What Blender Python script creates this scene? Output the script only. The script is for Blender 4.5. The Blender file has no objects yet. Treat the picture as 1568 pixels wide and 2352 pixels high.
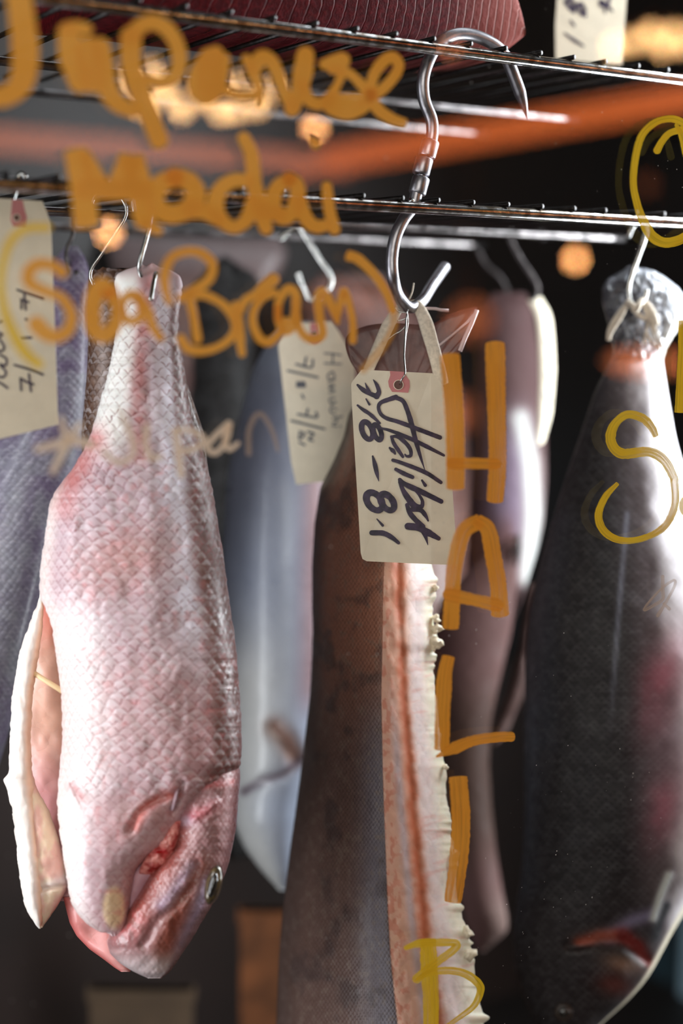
import bpy, math
import numpy as np
from mathutils import Matrix, Vector

# ------------------------------------------------------------------ camera
F = 3267.0
CAM = np.array([0.0, 0.0, 1.5])
pitch = math.radians(8.29); roll = math.radians(0.8)
fw = np.array([0, math.cos(pitch), -math.sin(pitch)])
r0 = np.array([1.0, 0, 0]); u0 = np.array([0, math.sin(pitch), math.cos(pitch)])
rt = math.cos(roll)*r0 + math.sin(roll)*u0
up = -math.sin(roll)*r0 + math.cos(roll)*u0
cam_data = bpy.data.cameras.new('camera'); cam = bpy.data.objects.new('camera', cam_data)
bpy.context.scene.collection.objects.link(cam)
m = Matrix.Identity(4)
for i in range(3):
    m[i][0] = rt[i]; m[i][1] = up[i]; m[i][2] = -fw[i]; m[i][3] = CAM[i]
cam.matrix_world = m
cam_data.sensor_fit = 'VERTICAL'; cam_data.sensor_height = 36.0; cam_data.sensor_width = 24.0
cam_data.lens = F*36.0/2352.0
cam_data.clip_start = 0.02
cam_data.dof.use_dof = True
cam_data.dof.focus_distance = 0.875
cam_data.dof.aperture_fstop = 2.15
sc = bpy.context.scene
sc.camera = cam
sc.view_settings.view_transform = 'Standard'; sc.view_settings.look = 'None'
sc.view_settings.exposure = 0.0; sc.view_settings.gamma = 1.0
sc.view_settings.use_curve_mapping = False
sc.cycles.use_denoising = True
sc.cycles.max_bounces = 10; sc.cycles.transparent_max_bounces = 24
sc.cycles.sample_clamp_indirect = 6.0

# world: dim warm dining room
w_ = bpy.data.worlds.new('dining_room_gloom'); sc.world = w_; w_.use_nodes = True
w_.node_tree.nodes['Background'].inputs[0].default_value = (0.55, 0.36, 0.27, 1)
w_.node_tree.nodes['Background'].inputs[1].default_value = 0.035

# ------------------------------------------------------------------ frames
phi = math.atan(1.644*math.cos(pitch))
G = np.array([math.sin(phi), math.cos(phi), 0.0])        # along the case, to the right
NIN = np.array([-math.cos(phi), math.sin(phi), 0.0])     # into the case
Z = np.array([0, 0, 1.0])

def ray(u, v):
    u = np.asarray(u, float)[..., None]; v = np.asarray(v, float)[..., None]
    return fw + rt*(u-784)/F - up*(v-1176)/F
def P(u, v, d):
    return CAM + ray(u, v)*np.asarray(d, float)[..., None]
PG = P(784, 1176, 0.77)
def Pw(u, v, w):
    r = ray(u, v)
    t = ((PG-CAM) @ NIN + np.asarray(w, float))/(r @ NIN)
    return CAM + r*t[..., None]
def swz(p):                                               # world -> case coordinates
    q = np.asarray(p)-PG
    return np.stack([q @ G, q @ NIN, np.asarray(p)[..., 2]], -1)
def case(s, w, z):
    s = np.asarray(s, float)[..., None]; w = np.asarray(w, float)[..., None]; z = np.asarray(z, float)[..., None]
    return PG*np.array([1, 1, 0]) + s*G + w*NIN + z*Z
def RP(u, v, L):                                          # what the pane mirrors at (u,v), L metres from it
    h = Pw(u, v, 0.0); r = ray(u, v); r = r/np.linalg.norm(r)
    r2 = r - 2*(r @ NIN)*NIN
    return h + r2*L

def area(name, loc, target, sx, sy, power, col):
    l = bpy.data.lights.new(name, 'AREA'); l.shape = 'RECTANGLE'; l.size = sx; l.size_y = sy
    l.energy = power; l.color = col
    o = bpy.data.objects.new(name, l); sc.collection.objects.link(o)
    d = Vector(target)-Vector(loc); q = d.to_track_quat('-Z', 'Y')
    o.matrix_world = Matrix.Translation(Vector(loc)) @ q.to_matrix().to_4x4()
    return o
# added soft frontal fill, an unseen light panel behind the camera
area('front_fill', (-0.15, -1.7, 2.3), (0.10, 0.9, 1.4), 1.6, 1.4, 32, (1.0, 0.95, 0.89))
# the display case's own tubes: one at each end, one under its roof
area('case_tube_left', tuple(case(-0.52, 0.16, 1.28)), tuple(P(300, 1500, 0.86)), 0.10, 0.9, 4.6, (0.93, 0.95, 1.0))
area('case_tube_right', tuple(case(0.60, 0.04, 1.42)), tuple(P(1500, 1200, 1.0)), 0.10, 1.0, 16.0, (0.90, 0.95, 1.0))
area('side_panel_fill', tuple(case(0.70, 0.30, 1.15)), tuple(case(0.98, 0.55, 1.1)), 0.08, 0.5, 0.7, (0.80, 0.92, 1.0))  # added weak fill that brightens the right-hand panel, not a tube
area('case_tube_roof', tuple(case(0.25, 0.34, 2.05)), tuple(case(0.15, 0.30, 1.4)), 0.9, 0.12, 1.3, (0.90, 0.95, 1.0))

# ------------------------------------------------------------------ numeric helpers
def s2l(c):
    c = np.clip(np.asarray(c, float), 0, 1)
    return np.where(c <= 0.04045, c/12.92, ((c+0.055)/1.055)**2.4)
def col4(c): return tuple(float(x) for x in s2l(c))+(1.0,)
_rng = np.random.RandomState(7); _tab = _rng.rand(256, 256)
def vnoise(x, y):
    xi = np.floor(x).astype(int); yi = np.floor(y).astype(int); fx = x-xi; fy = y-yi
    fx = fx*fx*(3-2*fx); fy = fy*fy*(3-2*fy)
    a = _tab[xi % 256, yi % 256]; b = _tab[(xi+1) % 256, yi % 256]
    c = _tab[xi % 256, (yi+1) % 256]; d = _tab[(xi+1) % 256, (yi+1) % 256]
    return (a*(1-fx)+b*fx)*(1-fy)+(c*(1-fx)+d*fx)*fy
def fbm(x, y, o=4):
    x = np.asarray(x, float); y = np.asarray(y, float)
    r = 0; a = 0.5; t = 0
    for i in range(o):
        r = r+a*vnoise(x*2**i+17.3*i, y*2**i+5.1*i); t += a; a *= 0.5
    return r/t
def sst(a, b, x):
    t = np.clip((x-a)/(b-a), 0, 1); return t*t*(3-2*t)
def mixc(a, b, t):
    return np.asarray(a)*(1-t[..., None])+np.asarray(b)*t[..., None]
def blob(U, V, cu, cv, ru, rv, ang=0):
    c, s = math.cos(math.radians(ang)), math.sin(math.radians(ang))
    x = (U-cu)*c+(V-cv)*s; y = -(U-cu)*s+(V-cv)*c
    return np.exp(-((x/ru)**2+(y/rv)**2))
def dline(U, V, pts):                                     # distance to a polyline and fraction along it
    best = np.full(U.shape, 1e9); fr = np.zeros(U.shape); n = len(pts)-1
    for i in range(n):
        ax, ay = pts[i]; bx, by = pts[i+1]
        dx, dy = bx-ax, by-ay; t = np.clip(((U-ax)*dx+(V-ay)*dy)/(dx*dx+dy*dy), 0, 1)
        d = np.hypot(U-ax-t*dx, V-ay-t*dy); k = d < best
        best = np.where(k, d, best); fr = np.where(k, (i+t)/n, fr)
    return best, fr
def along(U, V, pts, w):
    d, _ = dline(U, V, pts); return np.exp(-(d/w)**2)
def catmull(pts, step):
    p = np.asarray(pts, float)
    if len(p) == 2:
        n = max(2, int(np.linalg.norm(p[1]-p[0])/step)+1)
        t = np.linspace(0, 1, n)[:, None]; return p[0]*(1-t)+p[1]*t
    q = np.vstack([2*p[0]-p[1], p, 2*p[-1]-p[-2]]); out = []
    for i in range(1, len(q)-2):
        n = max(2, int(np.linalg.norm((q[i+1]-q[i])[:3])/step)+1)
        t = np.linspace(0, 1, n, endpoint=False)[:, None]
        a, b, c, d = q[i-1], q[i], q[i+1], q[i+2]
        out.append(0.5*((2*b)+(-a+c)*t+(2*a-5*b+4*c-d)*t*t+(-a+3*b-3*c+d)*t**3))
    out.append(p[-1:]); return np.vstack(out)

# ------------------------------------------------------------------ objects
def link(o, parent=None):
    sc.collection.objects.link(o)
    if parent is not None: o.parent = parent
    return o
def tag(o, label=None, cat=None, group=None, kind=None):
    if label: o['label'] = label
    if cat: o['category'] = cat
    if group: o['group'] = group
    if kind: o['kind'] = kind
    return o
def thing(name, label, cat, loc, group=None):
    o = bpy.data.objects.new(name, None); o.empty_display_size = 0.02
    o.location = tuple(float(x) for x in loc); link(o); tag(o, label, cat, group); return o
def mesh(name, V, Fc, mat, parent=None, smooth=True, cols=None, suv=None):
    V = np.asarray(V, float)
    if parent is not None: V = V-np.array(parent.location if parent.parent is None else Vector(parent.location)+Vector(parent.parent.location))
    me = bpy.data.meshes.new(name); me.from_pydata(V.tolist(), [], [list(map(int, f)) for f in Fc])
    if cols is not None:
        a = me.color_attributes.new('pigment', 'FLOAT_COLOR', 'POINT')
        c = np.ones((len(V), 4)); c[:, :3] = s2l(cols); a.data.foreach_set('color', c.ravel())
    if suv is not None:
        a = me.attributes.new('suv', 'FLOAT_VECTOR', 'POINT'); a.data.foreach_set('vector', np.asarray(suv, float).ravel())
    if smooth: me.polygons.foreach_set('use_smooth', [True]*len(me.polygons))
    me.materials.append(mat); me.update()
    return link(bpy.data.objects.new(name, me), parent)
def tube_geo(pts, rad, seg=12, caps=True):
    p = np.asarray(pts, float); n = len(p); rad = np.broadcast_to(np.asarray(rad, float), (n,))
    t = np.gradient(p, axis=0); t /= np.linalg.norm(t, axis=1)[:, None]+1e-12
    nrm = np.zeros_like(p); a = np.array([0, 0, 1.0]) if abs(t[0][2]) < 0.9 else np.array([1.0, 0, 0])
    nrm[0] = np.cross(t[0], a); nrm[0] /= np.linalg.norm(nrm[0])
    for i in range(1, n):
        q = nrm[i-1]-t[i]*(nrm[i-1] @ t[i]); nrm[i] = q/(np.linalg.norm(q)+1e-12)
    bn = np.cross(t, nrm); th = np.linspace(0, 2*math.pi, seg, endpoint=False)
    V = (p[:, None]+rad[:, None, None]*(np.cos(th)[None, :, None]*nrm[:, None]+np.sin(th)[None, :, None]*bn[:, None])).reshape(-1, 3)
    Fc = [(i*seg+j, i*seg+(j+1) % seg, (i+1)*seg+(j+1) % seg, (i+1)*seg+j) for i in range(n-1) for j in range(seg)]
    if caps:
        Fc.append(tuple(range(seg))[::-1]); Fc.append(tuple((n-1)*seg+j for j in range(seg)))
    return V, Fc
def join(*gs):
    V = []; Fc = []; k = 0
    for v, f in gs:
        V.append(np.asarray(v)); Fc += [tuple(i+k for i in q) for q in f]; k += len(v)
    return np.vstack(V), Fc
def box_geo(c, ax, half):                                 # centre, three axes, half sizes
    c = np.asarray(c, float); V = []
    for sx in (-1, 1):
        for sy in (-1, 1):
            for sz in (-1, 1): V.append(c+ax[0]*half[0]*sx+ax[1]*half[1]*sy+ax[2]*half[2]*sz)
    return np.array(V), [(0, 1, 3, 2), (4, 6, 7, 5), (0, 4, 5, 1), (2, 3, 7, 6), (0, 2, 6, 4), (1, 5, 7, 3)]
def case_box(s0, s1, w0, w1, z0, z1):
    return box_geo(case((s0+s1)/2, (w0+w1)/2, (z0+z1)/2), (G, NIN, Z), ((s1-s0)/2, (w1-w0)/2, (z1-z0)/2))

# ------------------------------------------------------------------ materials
class N:
    def __init__(s, name):
        s.m = bpy.data.materials.new(name); s.m.use_nodes = True; s.t = s.m.node_tree
        s.t.nodes.clear(); s.out = s.t.nodes.new('ShaderNodeOutputMaterial')
    def n(s, typ, **k):
        o = s.t.nodes.new(typ)
        for a, b in k.items(): setattr(o, a, b)
        return o
    def set(s, inp, v):
        if isinstance(v, bpy.types.NodeSocket): s.t.links.new(v, inp)
        else: inp.default_value = v
    def M(s, op, a, b=None, c=None):
        o = s.n('ShaderNodeMath', operation=op)
        for i, v in enumerate((a, b, c)):
            if v is not None: s.set(o.inputs[i], v)
        return o.outputs[0]
    def mix(s, f, a, b):
        o = s.n('ShaderNodeMix', data_type='RGBA'); s.set(o.inputs[0], f); s.set(o.inputs[6], a); s.set(o.inputs[7], b); return o.outputs[2]
    def attr(s, name): return s.n('ShaderNodeAttribute', attribute_name=name)
    def noise(s, scale, vec=None, detail=3, rough=0.55):
        o = s.n('ShaderNodeTexNoise'); o.inputs['Scale'].default_value = scale; o.inputs['Detail'].default_value = detail
        o.inputs['Roughness'].default_value = rough
        if vec is not None: s.set(o.inputs['Vector'], vec)
        else: s.set(o.inputs['Vector'], s.geo())
        return o.outputs['Fac']
    def geo(s): return s.n('ShaderNodeTexCoord').outputs['Object']
    def ramp(s, f, a, b, lo=0.0, hi=1.0):
        o = s.n('ShaderNodeMapRange'); s.set(o.inputs[0], f); o.inputs[1].default_value = a; o.inputs[2].default_value = b
        o.inputs[3].default_value = lo; o.inputs[4].default_value = hi; o.interpolation_type = 'SMOOTHSTEP'; return o.outputs[0]
    def bump(s, h, strength, dist):
        o = s.n('ShaderNodeBump'); o.inputs['Strength'].default_value = strength; o.inputs['Distance'].default_value = dist
        s.set(o.inputs['Height'], h); return o.outputs[0]
    def pbr(s, **k):
        o = s.n('ShaderNodeBsdfPrincipled')
        for a, b in k.items(): s.set(o.inputs[a.replace('_', ' ')], b)
        s.t.links.new(o.outputs[0], s.out.inputs[0]); return o
    def scalexy(s, sx, sy, warp=0.25):
        sp = s.n('ShaderNodeSeparateXYZ'); a = s.attr('suv'); s.set(sp.inputs[0], a.outputs['Vector'])
        nz = s.noise(0.012, a.outputs['Vector'], 3); n2 = s.noise(0.05, a.outputs['Vector'], 2)
        X = s.M('ADD', s.M('DIVIDE', sp.outputs[0], sx), s.M('MULTIPLY', nz, 1.5))
        Y = s.M('ADD', s.M('DIVIDE', sp.outputs[1], sy), s.M('ADD', s.M('MULTIPLY', n2, 0.6), s.M('MULTIPLY', nz, 2.0)))
        r = s.M('FLOOR', Y); fy = s.M('SUBTRACT', Y, r)
        off = s.M('MULTIPLY', s.M('MODULO', s.M('ABSOLUTE', r), 2.0), 0.5)
        XX = s.M('ADD', X, off); cx = s.M('FLOOR', XX)
        fx = s.M('SUBTRACT', s.M('SUBTRACT', XX, cx), 0.5)
        x2 = s.M('MULTIPLY', fx, 2.0); e = s.M('MULTIPLY', s.M('MULTIPLY', x2, x2), 0.85)
        d = s.M('SUBTRACT', fy, e)
        inside = s.M('GREATER_THAN', d, 0.0)
        o1 = s.M('SUBTRACT', 1.0, s.M('ABSOLUTE', x2)); h2 = s.M('SUBTRACT', s.M('ADD', fy, 1.0), s.M('MULTIPLY', s.M('MULTIPLY', o1, o1), 0.85))
        h = s.M('ADD', s.M('MULTIPLY', inside, d), s.M('MULTIPLY', s.M('SUBTRACT', 1.0, inside), h2))
        under = s.M('SUBTRACT', 1.0, inside)
        line = s.M('MULTIPLY', under, s.ramp(d, -0.30, -0.03))
        rc = s.M('ADD', s.M('MULTIPLY', r, 7.13), s.M('MULTIPLY', cx, 3.71))
        rnd = s.M('FRACT', s.M('MULTIPLY', s.M('SINE', rc), 437.5))
        return h, line, sp.outputs[2], rnd

def fish_mat(name, sx, sy, line_col, line_s, rough, bump_d=0.0006, sheen=0.25, sss=0.0, nscale=180, coat=0.25, spec=0.5, nb=0.6):
    k = N(name); col = k.attr('pigment').outputs['Color']
    h, line, mask, rnd = k.scalexy(sx, sy)
    nz = k.noise(60, None, 3)
    ls = k.M('MULTIPLY', k.M('MULTIPLY', line, mask), k.ramp(nz, 0.35, 0.62, line_s*0.5, line_s))
    c = k.mix(ls, col, col4(line_col))
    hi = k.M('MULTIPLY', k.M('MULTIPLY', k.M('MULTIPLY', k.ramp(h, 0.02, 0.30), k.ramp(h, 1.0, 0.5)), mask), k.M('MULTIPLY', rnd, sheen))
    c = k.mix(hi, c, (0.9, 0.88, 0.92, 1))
    hh = k.M('ADD', k.M('MULTIPLY', k.M('MULTIPLY', k.M('SUBTRACT', 1.0, h), mask), 1.0), k.M('MULTIPLY', k.noise(nscale, None, 4), nb))
    b = k.bump(hh, 1.0, bump_d)
    rg = k.ramp(nz, 0.3, 0.7, rough-0.08, rough+0.1)
    k.pbr(Base_Color=c, Roughness=rg, Normal=b, Coat_Weight=coat, Coat_Roughness=0.18, Specular_IOR_Level=spec,
          Subsurface_Weight=sss, Subsurface_Radius=(0.01, 0.004, 0.003), Subsurface_Scale=0.6)
    return k.m
M_snapper = fish_mat('snapper_skin', 27, 15.5, (0.50, 0.16, 0.18), 0.95, 0.40, 0.0004, 0.28, sss=0.10, coat=0.08, nb=0.25)
M_snaphead = fish_mat('snapper_head_skin', 11, 9, (0.62, 0.32, 0.33), 0.42, 0.33, 0.0005, 0.12, sss=0.12)
M_grey = fish_mat('grey_scaled_skin', 16, 10, (0.28, 0.25, 0.33), 0.35, 0.45, 0.0004, 0.15)
M_brown = fish_mat('brown_scaled_skin', 24, 14, (0.20, 0.12, 0.09), 0.65, 0.40, 0.0009, 0.25)
M_smooth = fish_mat('smooth_silver_skin', 9, 6, (0.5, 0.5, 0.55), 0.12, 0.34, 0.0002, 0.05, coat=0.35)
M_bass = fish_mat('sea_bass_skin', 14, 9, (0.12, 0.11, 0.13), 0.22, 0.55, 0.0002, 0.06, coat=0.0, spec=0.28)
M_halskin = fish_mat('halibut_skin', 9, 7, (0.2, 0.15, 0.14), 0.0, 0.50, 0.0005, 0.0, nscale=320, coat=0.05, spec=0.35)
M_flesh = fish_mat('raw_flesh', 40, 30, (0.8, 0.6, 0.56), 0.0, 0.45, 0.0003, 0.0, sss=0.25, nscale=120, coat=0.15)
M_dull = fish_mat('dull_dark_flesh', 40, 30, (0.8, 0.6, 0.56), 0.0, 0.7, 0.0003, 0.0, nscale=120, coat=0.0, spec=0.15)

def simple(name, c, rough=0.5, metal=0.0, nsc=0, namp=0.2, bump=0.0, c2=None, **kw):
    k = N(name); base = col4(c)
    if nsc:
        f = k.noise(nsc, None, 4); base = k.mix(k.ramp(f, 0.35, 0.65), col4(c), col4(c2 if c2 else np.array(c)*(1-namp)))
        if bump: kw['Normal'] = k.bump(f, 1.0, bump)
    k.pbr(Base_Color=base, Roughness=rough, Metallic=metal, **kw); return k.m
M_steel = simple('brushed_steel', (0.64, 0.63, 0.65), 0.36, 1.0, 240, 0.1, 0.0)
M_zinc = simple('zinc_wire', (0.78, 0.78, 0.77), 0.25, 1.0, 300, 0.15)
M_chrome = simple('chrome_rack', (0.80, 0.80, 0.80), 0.16, 1.0, 160, 0.3, 0.00004, c2=(0.50, 0.45, 0.40))
M_rail = simple('worn_rack_rail', (0.52, 0.50, 0.50), 0.30, 1.0, 60, 0.4)
M_wire = simple('dull_rack_wire', (0.36, 0.34, 0.34), 0.38, 1.0, 260, 0.4)
M_rackw = simple('dark_rack_wire', (0.17, 0.16, 0.16), 0.34, 0.9, 260, 0.4)
M_twine = simple('cotton_twine', (0.88, 0.83, 0.76), 0.85, 0.0, 500, 0.10, 0.0003)
M_tagp = simple('manila_card', (0.93, 0.89, 0.80), 0.75, 0.0, 90, 0.03, 0.00003)
M_patch = simple('red_paper_patch', (0.80, 0.52, 0.52), 0.8)
M_ink = simple('purple_black_ink', (0.17, 0.15, 0.22), 0.55, 0.0, 260, 0.3, c2=(0.27, 0.22, 0.32))
M_inkf = simple('faded_ink', (0.36, 0.38, 0.42), 0.7)
M_hole = simple('hole_shadow', (0.42, 0.30, 0.27), 0.8)
M_red = simple('gill_red', (0.66, 0.05, 0.06), 0.3, 0.0, 170, 0.3, 0.0008, c2=(0.96, 0.62, 0.58), Coat_Weight=0.5)
M_dark = simple('dark_hollow', (0.14, 0.09, 0.08), 0.5)
M_fin = simple('dried_tail_fin', (0.44, 0.28, 0.26), 0.5, 0.0, 90, 0.3, 0.0005, c2=(0.34, 0.20, 0.19), Coat_Weight=0.15)
M_finlite = simple('pale_fin_ray', (0.78, 0.70, 0.70), 0.45)
M_black = simple('case_interior_black', (0.06, 0.055, 0.055), 0.55, 0.0, 5, 0.3, c2=(0.09, 0.07, 0.065))
M_backw = simple('case_back_panel', (0.06, 0.055, 0.06), 0.5, 0.0, 4, 0.4, c2=(0.075, 0.065, 0.065))
M_teal = simple('blue_steel_panel', (0.20, 0.29, 0.33), 0.4, 0.0, 8, 0.4)
M_lowp = simple('brown_lower_panel', (0.15, 0.10, 0.085), 0.6, 0.0, 4, 0.3)
M_box = simple('kraft_card', (0.34, 0.27, 0.20), 0.8, 0.0, 30, 0.1)
M_board = simple('oiled_wood', (0.50, 0.30, 0.17), 0.5, 0.0, 18, 0.3)

def paint_mat(name, c, alpha, streak, c2=None):
    k = N(name)
    sp = k.n('ShaderNodeSeparateXYZ'); a = k.attr('suv'); k.set(sp.inputs[0], a.outputs['Vector'])
    cv = k.n('ShaderNodeCombineXYZ'); k.set(cv.inputs[0], k.M('MULTIPLY', sp.outputs[0], 0.006)); k.set(cv.inputs[1], k.M('MULTIPLY', sp.outputs[1], 0.20)); k.set(cv.inputs[2], sp.outputs[2])
    st = k.noise(1.0, cv.outputs[0], 3, 0.6)
    cl = k.noise(28, None, 2)
    col = k.mix(k.ramp(cl, 0.35, 0.65), col4(c), col4(c2 or np.array(c)*np.array([0.98, 0.95, 0.85])))
    bs = k.n('ShaderNodeBsdfPrincipled'); k.set(bs.inputs['Base Color'], col); bs.inputs['Roughness'].default_value = 0.5
    k.set(bs.inputs['Normal'], k.bump(st, 0.6, 0.00015))
    tr = k.n('ShaderNodeBsdfTranslucent'); k.set(tr.inputs[0], col)
    m1 = k.n('ShaderNodeMixShader'); m1.inputs[0].default_value = 0.15
    k.t.links.new(bs.outputs[0], m1.inputs[1]); k.t.links.new(tr.outputs[0], m1.inputs[2])
    tp = k.n('ShaderNodeBsdfTransparent'); m2 = k.n('ShaderNodeMixShader')
    fac = k.ramp(st, 0.30, 0.55, alpha-streak, alpha)
    k.set(m2.inputs[0], fac); k.t.links.new(tp.outputs[0], m2.inputs[1]); k.t.links.new(m1.outputs[0], m2.inputs[2])
    k.t.links.new(m2.outputs[0], k.out.inputs[0]); return k.m
M_pO = paint_mat('amber_window_paint', (1.0, 0.73, 0.31), 0.97, 0.04)
M_pH = paint_mat('amber_window_paint_thin', (1.0, 0.70, 0.25), 0.94, 0.28)
M_pY = paint_mat('yellow_window_paint', (1.0, 0.86, 0.20), 0.93, 0.32)
M_pF = paint_mat('faint_amber_paint', (0.96, 0.70, 0.28), 0.55, 0.2)
M_pW = paint_mat('white_window_marker', (1.0, 0.93, 0.84), 0.90, 0.08, (0.98, 0.91, 0.82))
M_pw = paint_mat('faint_white_marker', (0.84, 0.74, 0.64), 0.45, 0.1, (0.84, 0.74, 0.64))

def glass_mat():
    k = N('window_glass')
    g = k.n('ShaderNodeNewGeometry')
    ior = k.M('ADD', k.M('MULTIPLY', g.outputs['Backfacing'], 1/1.5-1.5), 1.5)
    fr = k.n('ShaderNodeFresnel'); k.set(fr.inputs[0], ior)
    tp = k.n('ShaderNodeBsdfTransparent'); tp.inputs[0].default_value = (0.985, 0.992, 0.988, 1)
    gl = k.n('ShaderNodeBsdfGlossy'); gl.inputs['Roughness'].default_value = 0.0
    mx = k.n('ShaderNodeMixShader'); k.set(mx.inputs[0], fr.outputs[0])
    k.t.links.new(tp.outputs[0], mx.inputs[1]); k.t.links.new(gl.outputs[0], mx.inputs[2])
    # dust specks and tiny scratches
    vo = k.n('ShaderNodeTexVoronoi'); vo.inputs['Scale'].default_value = 190; k.set(vo.inputs['Vector'], k.geo())
    cl = k.ramp(k.noise(9, None, 2), 0.50, 0.66)
    rr = k.n('ShaderNodeSeparateColor'); k.set(rr.inputs[0], vo.outputs['Color'])
    sp = k.M('MULTIPLY', k.M('LESS_THAN', vo.outputs['Distance'], k.M('MULTIPLY', rr.outputs[0], 0.085)), k.M('GREATER_THAN', rr.outputs[1], 0.60))
    sp = k.M('MULTIPLY', k.M('MULTIPLY', sp, cl), 0.8)
    df = k.n('ShaderNodeBsdfDiffuse'); df.inputs[0].default_value = (0.8, 0.8, 0.8, 1)
    m2 = k.n('ShaderNodeMixShader'); k.set(m2.inputs[0], sp)
    k.t.links.new(mx.outputs[0], m2.inputs[1]); k.t.links.new(df.outputs[0], m2.inputs[2])
    k.t.links.new(m2.outputs[0], k.out.inputs[0]); return k.m
M_glass = glass_mat()
def emit(name, c, s):
    k = N(name); e = k.n('ShaderNodeEmission'); e.inputs[0].default_value = tuple(c)+(1,); e.inputs[1].default_value = s
    k.t.links.new(e.outputs[0], k.out.inputs[0]); return k.m

# ------------------------------------------------------------------ the case (setting)
def struct(name, geo, mat): return tag(mesh(name, geo[0], geo[1], mat, smooth=False), kind='structure')
struct('wall_back', case_box(-1.0, 1.25, 0.80, 0.82, 0.55, 2.25), M_backw)
struct('wall_left', case_box(-1.02, -1.0, 0.0, 0.82, 0.55, 2.25), M_black)
struct('wall_right', case_box(0.98, 1.0, 0.0, 0.82, 0.55, 2.25), M_black)
struct('trim_3', case_box(0.972, 0.98, 0.0, 0.80, 0.57, 1.30), M_teal)
struct('ceiling', case_box(-1.0, 1.0, 0.0, 0.82, 2.23, 2.25), M_black)
struct('floor', case_box(-1.0, 1.0, 0.0, 0.82, 0.55, 0.57), M_black)
window = struct('window_1', case_box(-1.0, 1.0, -0.006, 0.0, 0.55, 2.25), M_glass)
struct('trim_2', case_box(-1.0, 0.98, 0.785, 0.80, 0.57, 1.04), M_lowp)
_r = ray(1566, 2150); _t = ((PG-CAM) @ G+0.965)/(_r @ G); _w = float(swz(CAM+_r*_t)[1])
struct('trim_1', case_box(0.965, 0.98, _w-0.04, _w, 0.57, 1.35), simple('pale_blue_trim', (0.62, 0.74, 0.80), 0.4))

# ------------------------------------------------------------------ wire racks
def rack(label, u, v, s0, s1, w0, end_px, rails, u_end=1235):
    p = swz(Pw(u, v, w0)); z = float(p[2])
    t = thing('wire_rack', label, 'rack', case(0, w0, z), 'chrome wire racks')
    b_r = float(swz(Pw(u_end, v, 0.30))[0])
    def rail(name, w, dz, r, a=s0, b=s1, mat=M_chrome):
        n = 60; ss = np.linspace(a, b, n)
        g = tube_geo(case(ss, np.full(n, w), np.full(n, z+dz)), r, 14); return mesh(name, g[0], g[1], mat, t)
    rail('front_rim', w0, 0, 0.0036)
    for w, dz, r in rails: rail('rail', w, dz, r, b=b_r, mat=M_rail)
    ends = [float(swz(Pw(e[0], e[1], w0))[0]) for e in end_px]
    pitch_ = np.median(np.diff(sorted(ends)))
    ss = sorted(ends); lo = ss[0]-pitch_
    while lo > s0: ss.insert(0, lo); lo -= pitch_
    hi = ss[-1]+pitch_
    while hi < s1: ss.append(hi); hi += pitch_
    rr = 0.0016; wb = rails[-1][0]
    for s in ss:
        g = tube_geo(case(np.array([s, s, s]), np.array([w0-0.003, 0.5*(w0+wb), wb+0.01]), np.full(3, z+0.0036+rr)), rr, 8)
        mesh('wire', g[0], g[1], M_rackw, t, smooth=True)
    return z, t
W0 = 0.077
zU, rackU = rack('chrome wire rack at the top, its underside seen, red fish loin lying on it', 1000, 112, -0.62, 0.93, W0,
   [(903, 82), (990, 95), (1075, 100), (1155, 112), (1235, 124), (1311, 133), (1384, 142), (1459, 150), (1527, 157)],
   [(0.248, -0.005, 0.0028), (0.366, -0.005, 0.0028)])
zL, rackL = rack('chrome wire rack lower in the case, from which the fish hang', 1000, 480, -0.62, 0.93, W0,
   [(828, 462), (918, 466), (1000, 473), (1080, 479), (1160, 484), (1238, 487), (1312, 489), (1383, 490), (1455, 492), (1518, 494)],
   [(0.195, -0.005, 0.0028), (0.372, -0.005, 0.0028)])

# ------------------------------------------------------------------ solids from outline rows
def grid_solid(name, U, V, D, mat, parent, cols, mask=1.0, suvx=None, tip=True):
    nr, nc = U.shape; X = P(U, V, D).reshape(-1, 3)
    i = np.arange(nr-1)[:, None]; j = np.arange(nc)[None, :]; j2 = (j+1) % nc
    q = np.stack([i*nc+j, i*nc+j2, (i+1)*nc+j2, (i+1)*nc+j], -1).reshape(-1, 4)
    Fc = [tuple(a) for a in q.tolist()]; Fc.append(tuple(range(nc))); Fc.append(tuple(((nr-1)*nc+np.arange(nc)[::-1]).tolist()))
    if suvx is None: suvx = U
    suv = np.stack([suvx, V, np.broadcast_to(mask, U.shape)], -1).reshape(-1, 3)
    return mesh(name, X, Fc, mat, parent, True, cols.reshape(-1, 3), suv)
def rows_interp(rows, nr, sm=5):
    r = np.array(rows, float); v = r[:, 0]
    vv = np.linspace(v[0], v[-1], nr); out = [vv]
    for c in range(1, r.shape[1]):
        y = np.interp(vv, v, r[:, c])
        if sm > 1:
            k = np.hanning(sm+2)[1:-1]; k /= k.sum(); yp = np.pad(y, sm//2, mode='edge')
            # keep the ends: reflect around the end values
            yp[:sm//2] = 2*y[0]-y[1:sm//2+1][::-1]; yp[-(sm//2):] = 2*y[-1]-y[-sm//2:-1][::-1][:sm//2] if sm//2 > 0 else yp[-1:]
            y2 = np.convolve(yp, k, 'valid'); y = y2[:nr]
        out.append(y)
    return out
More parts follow.
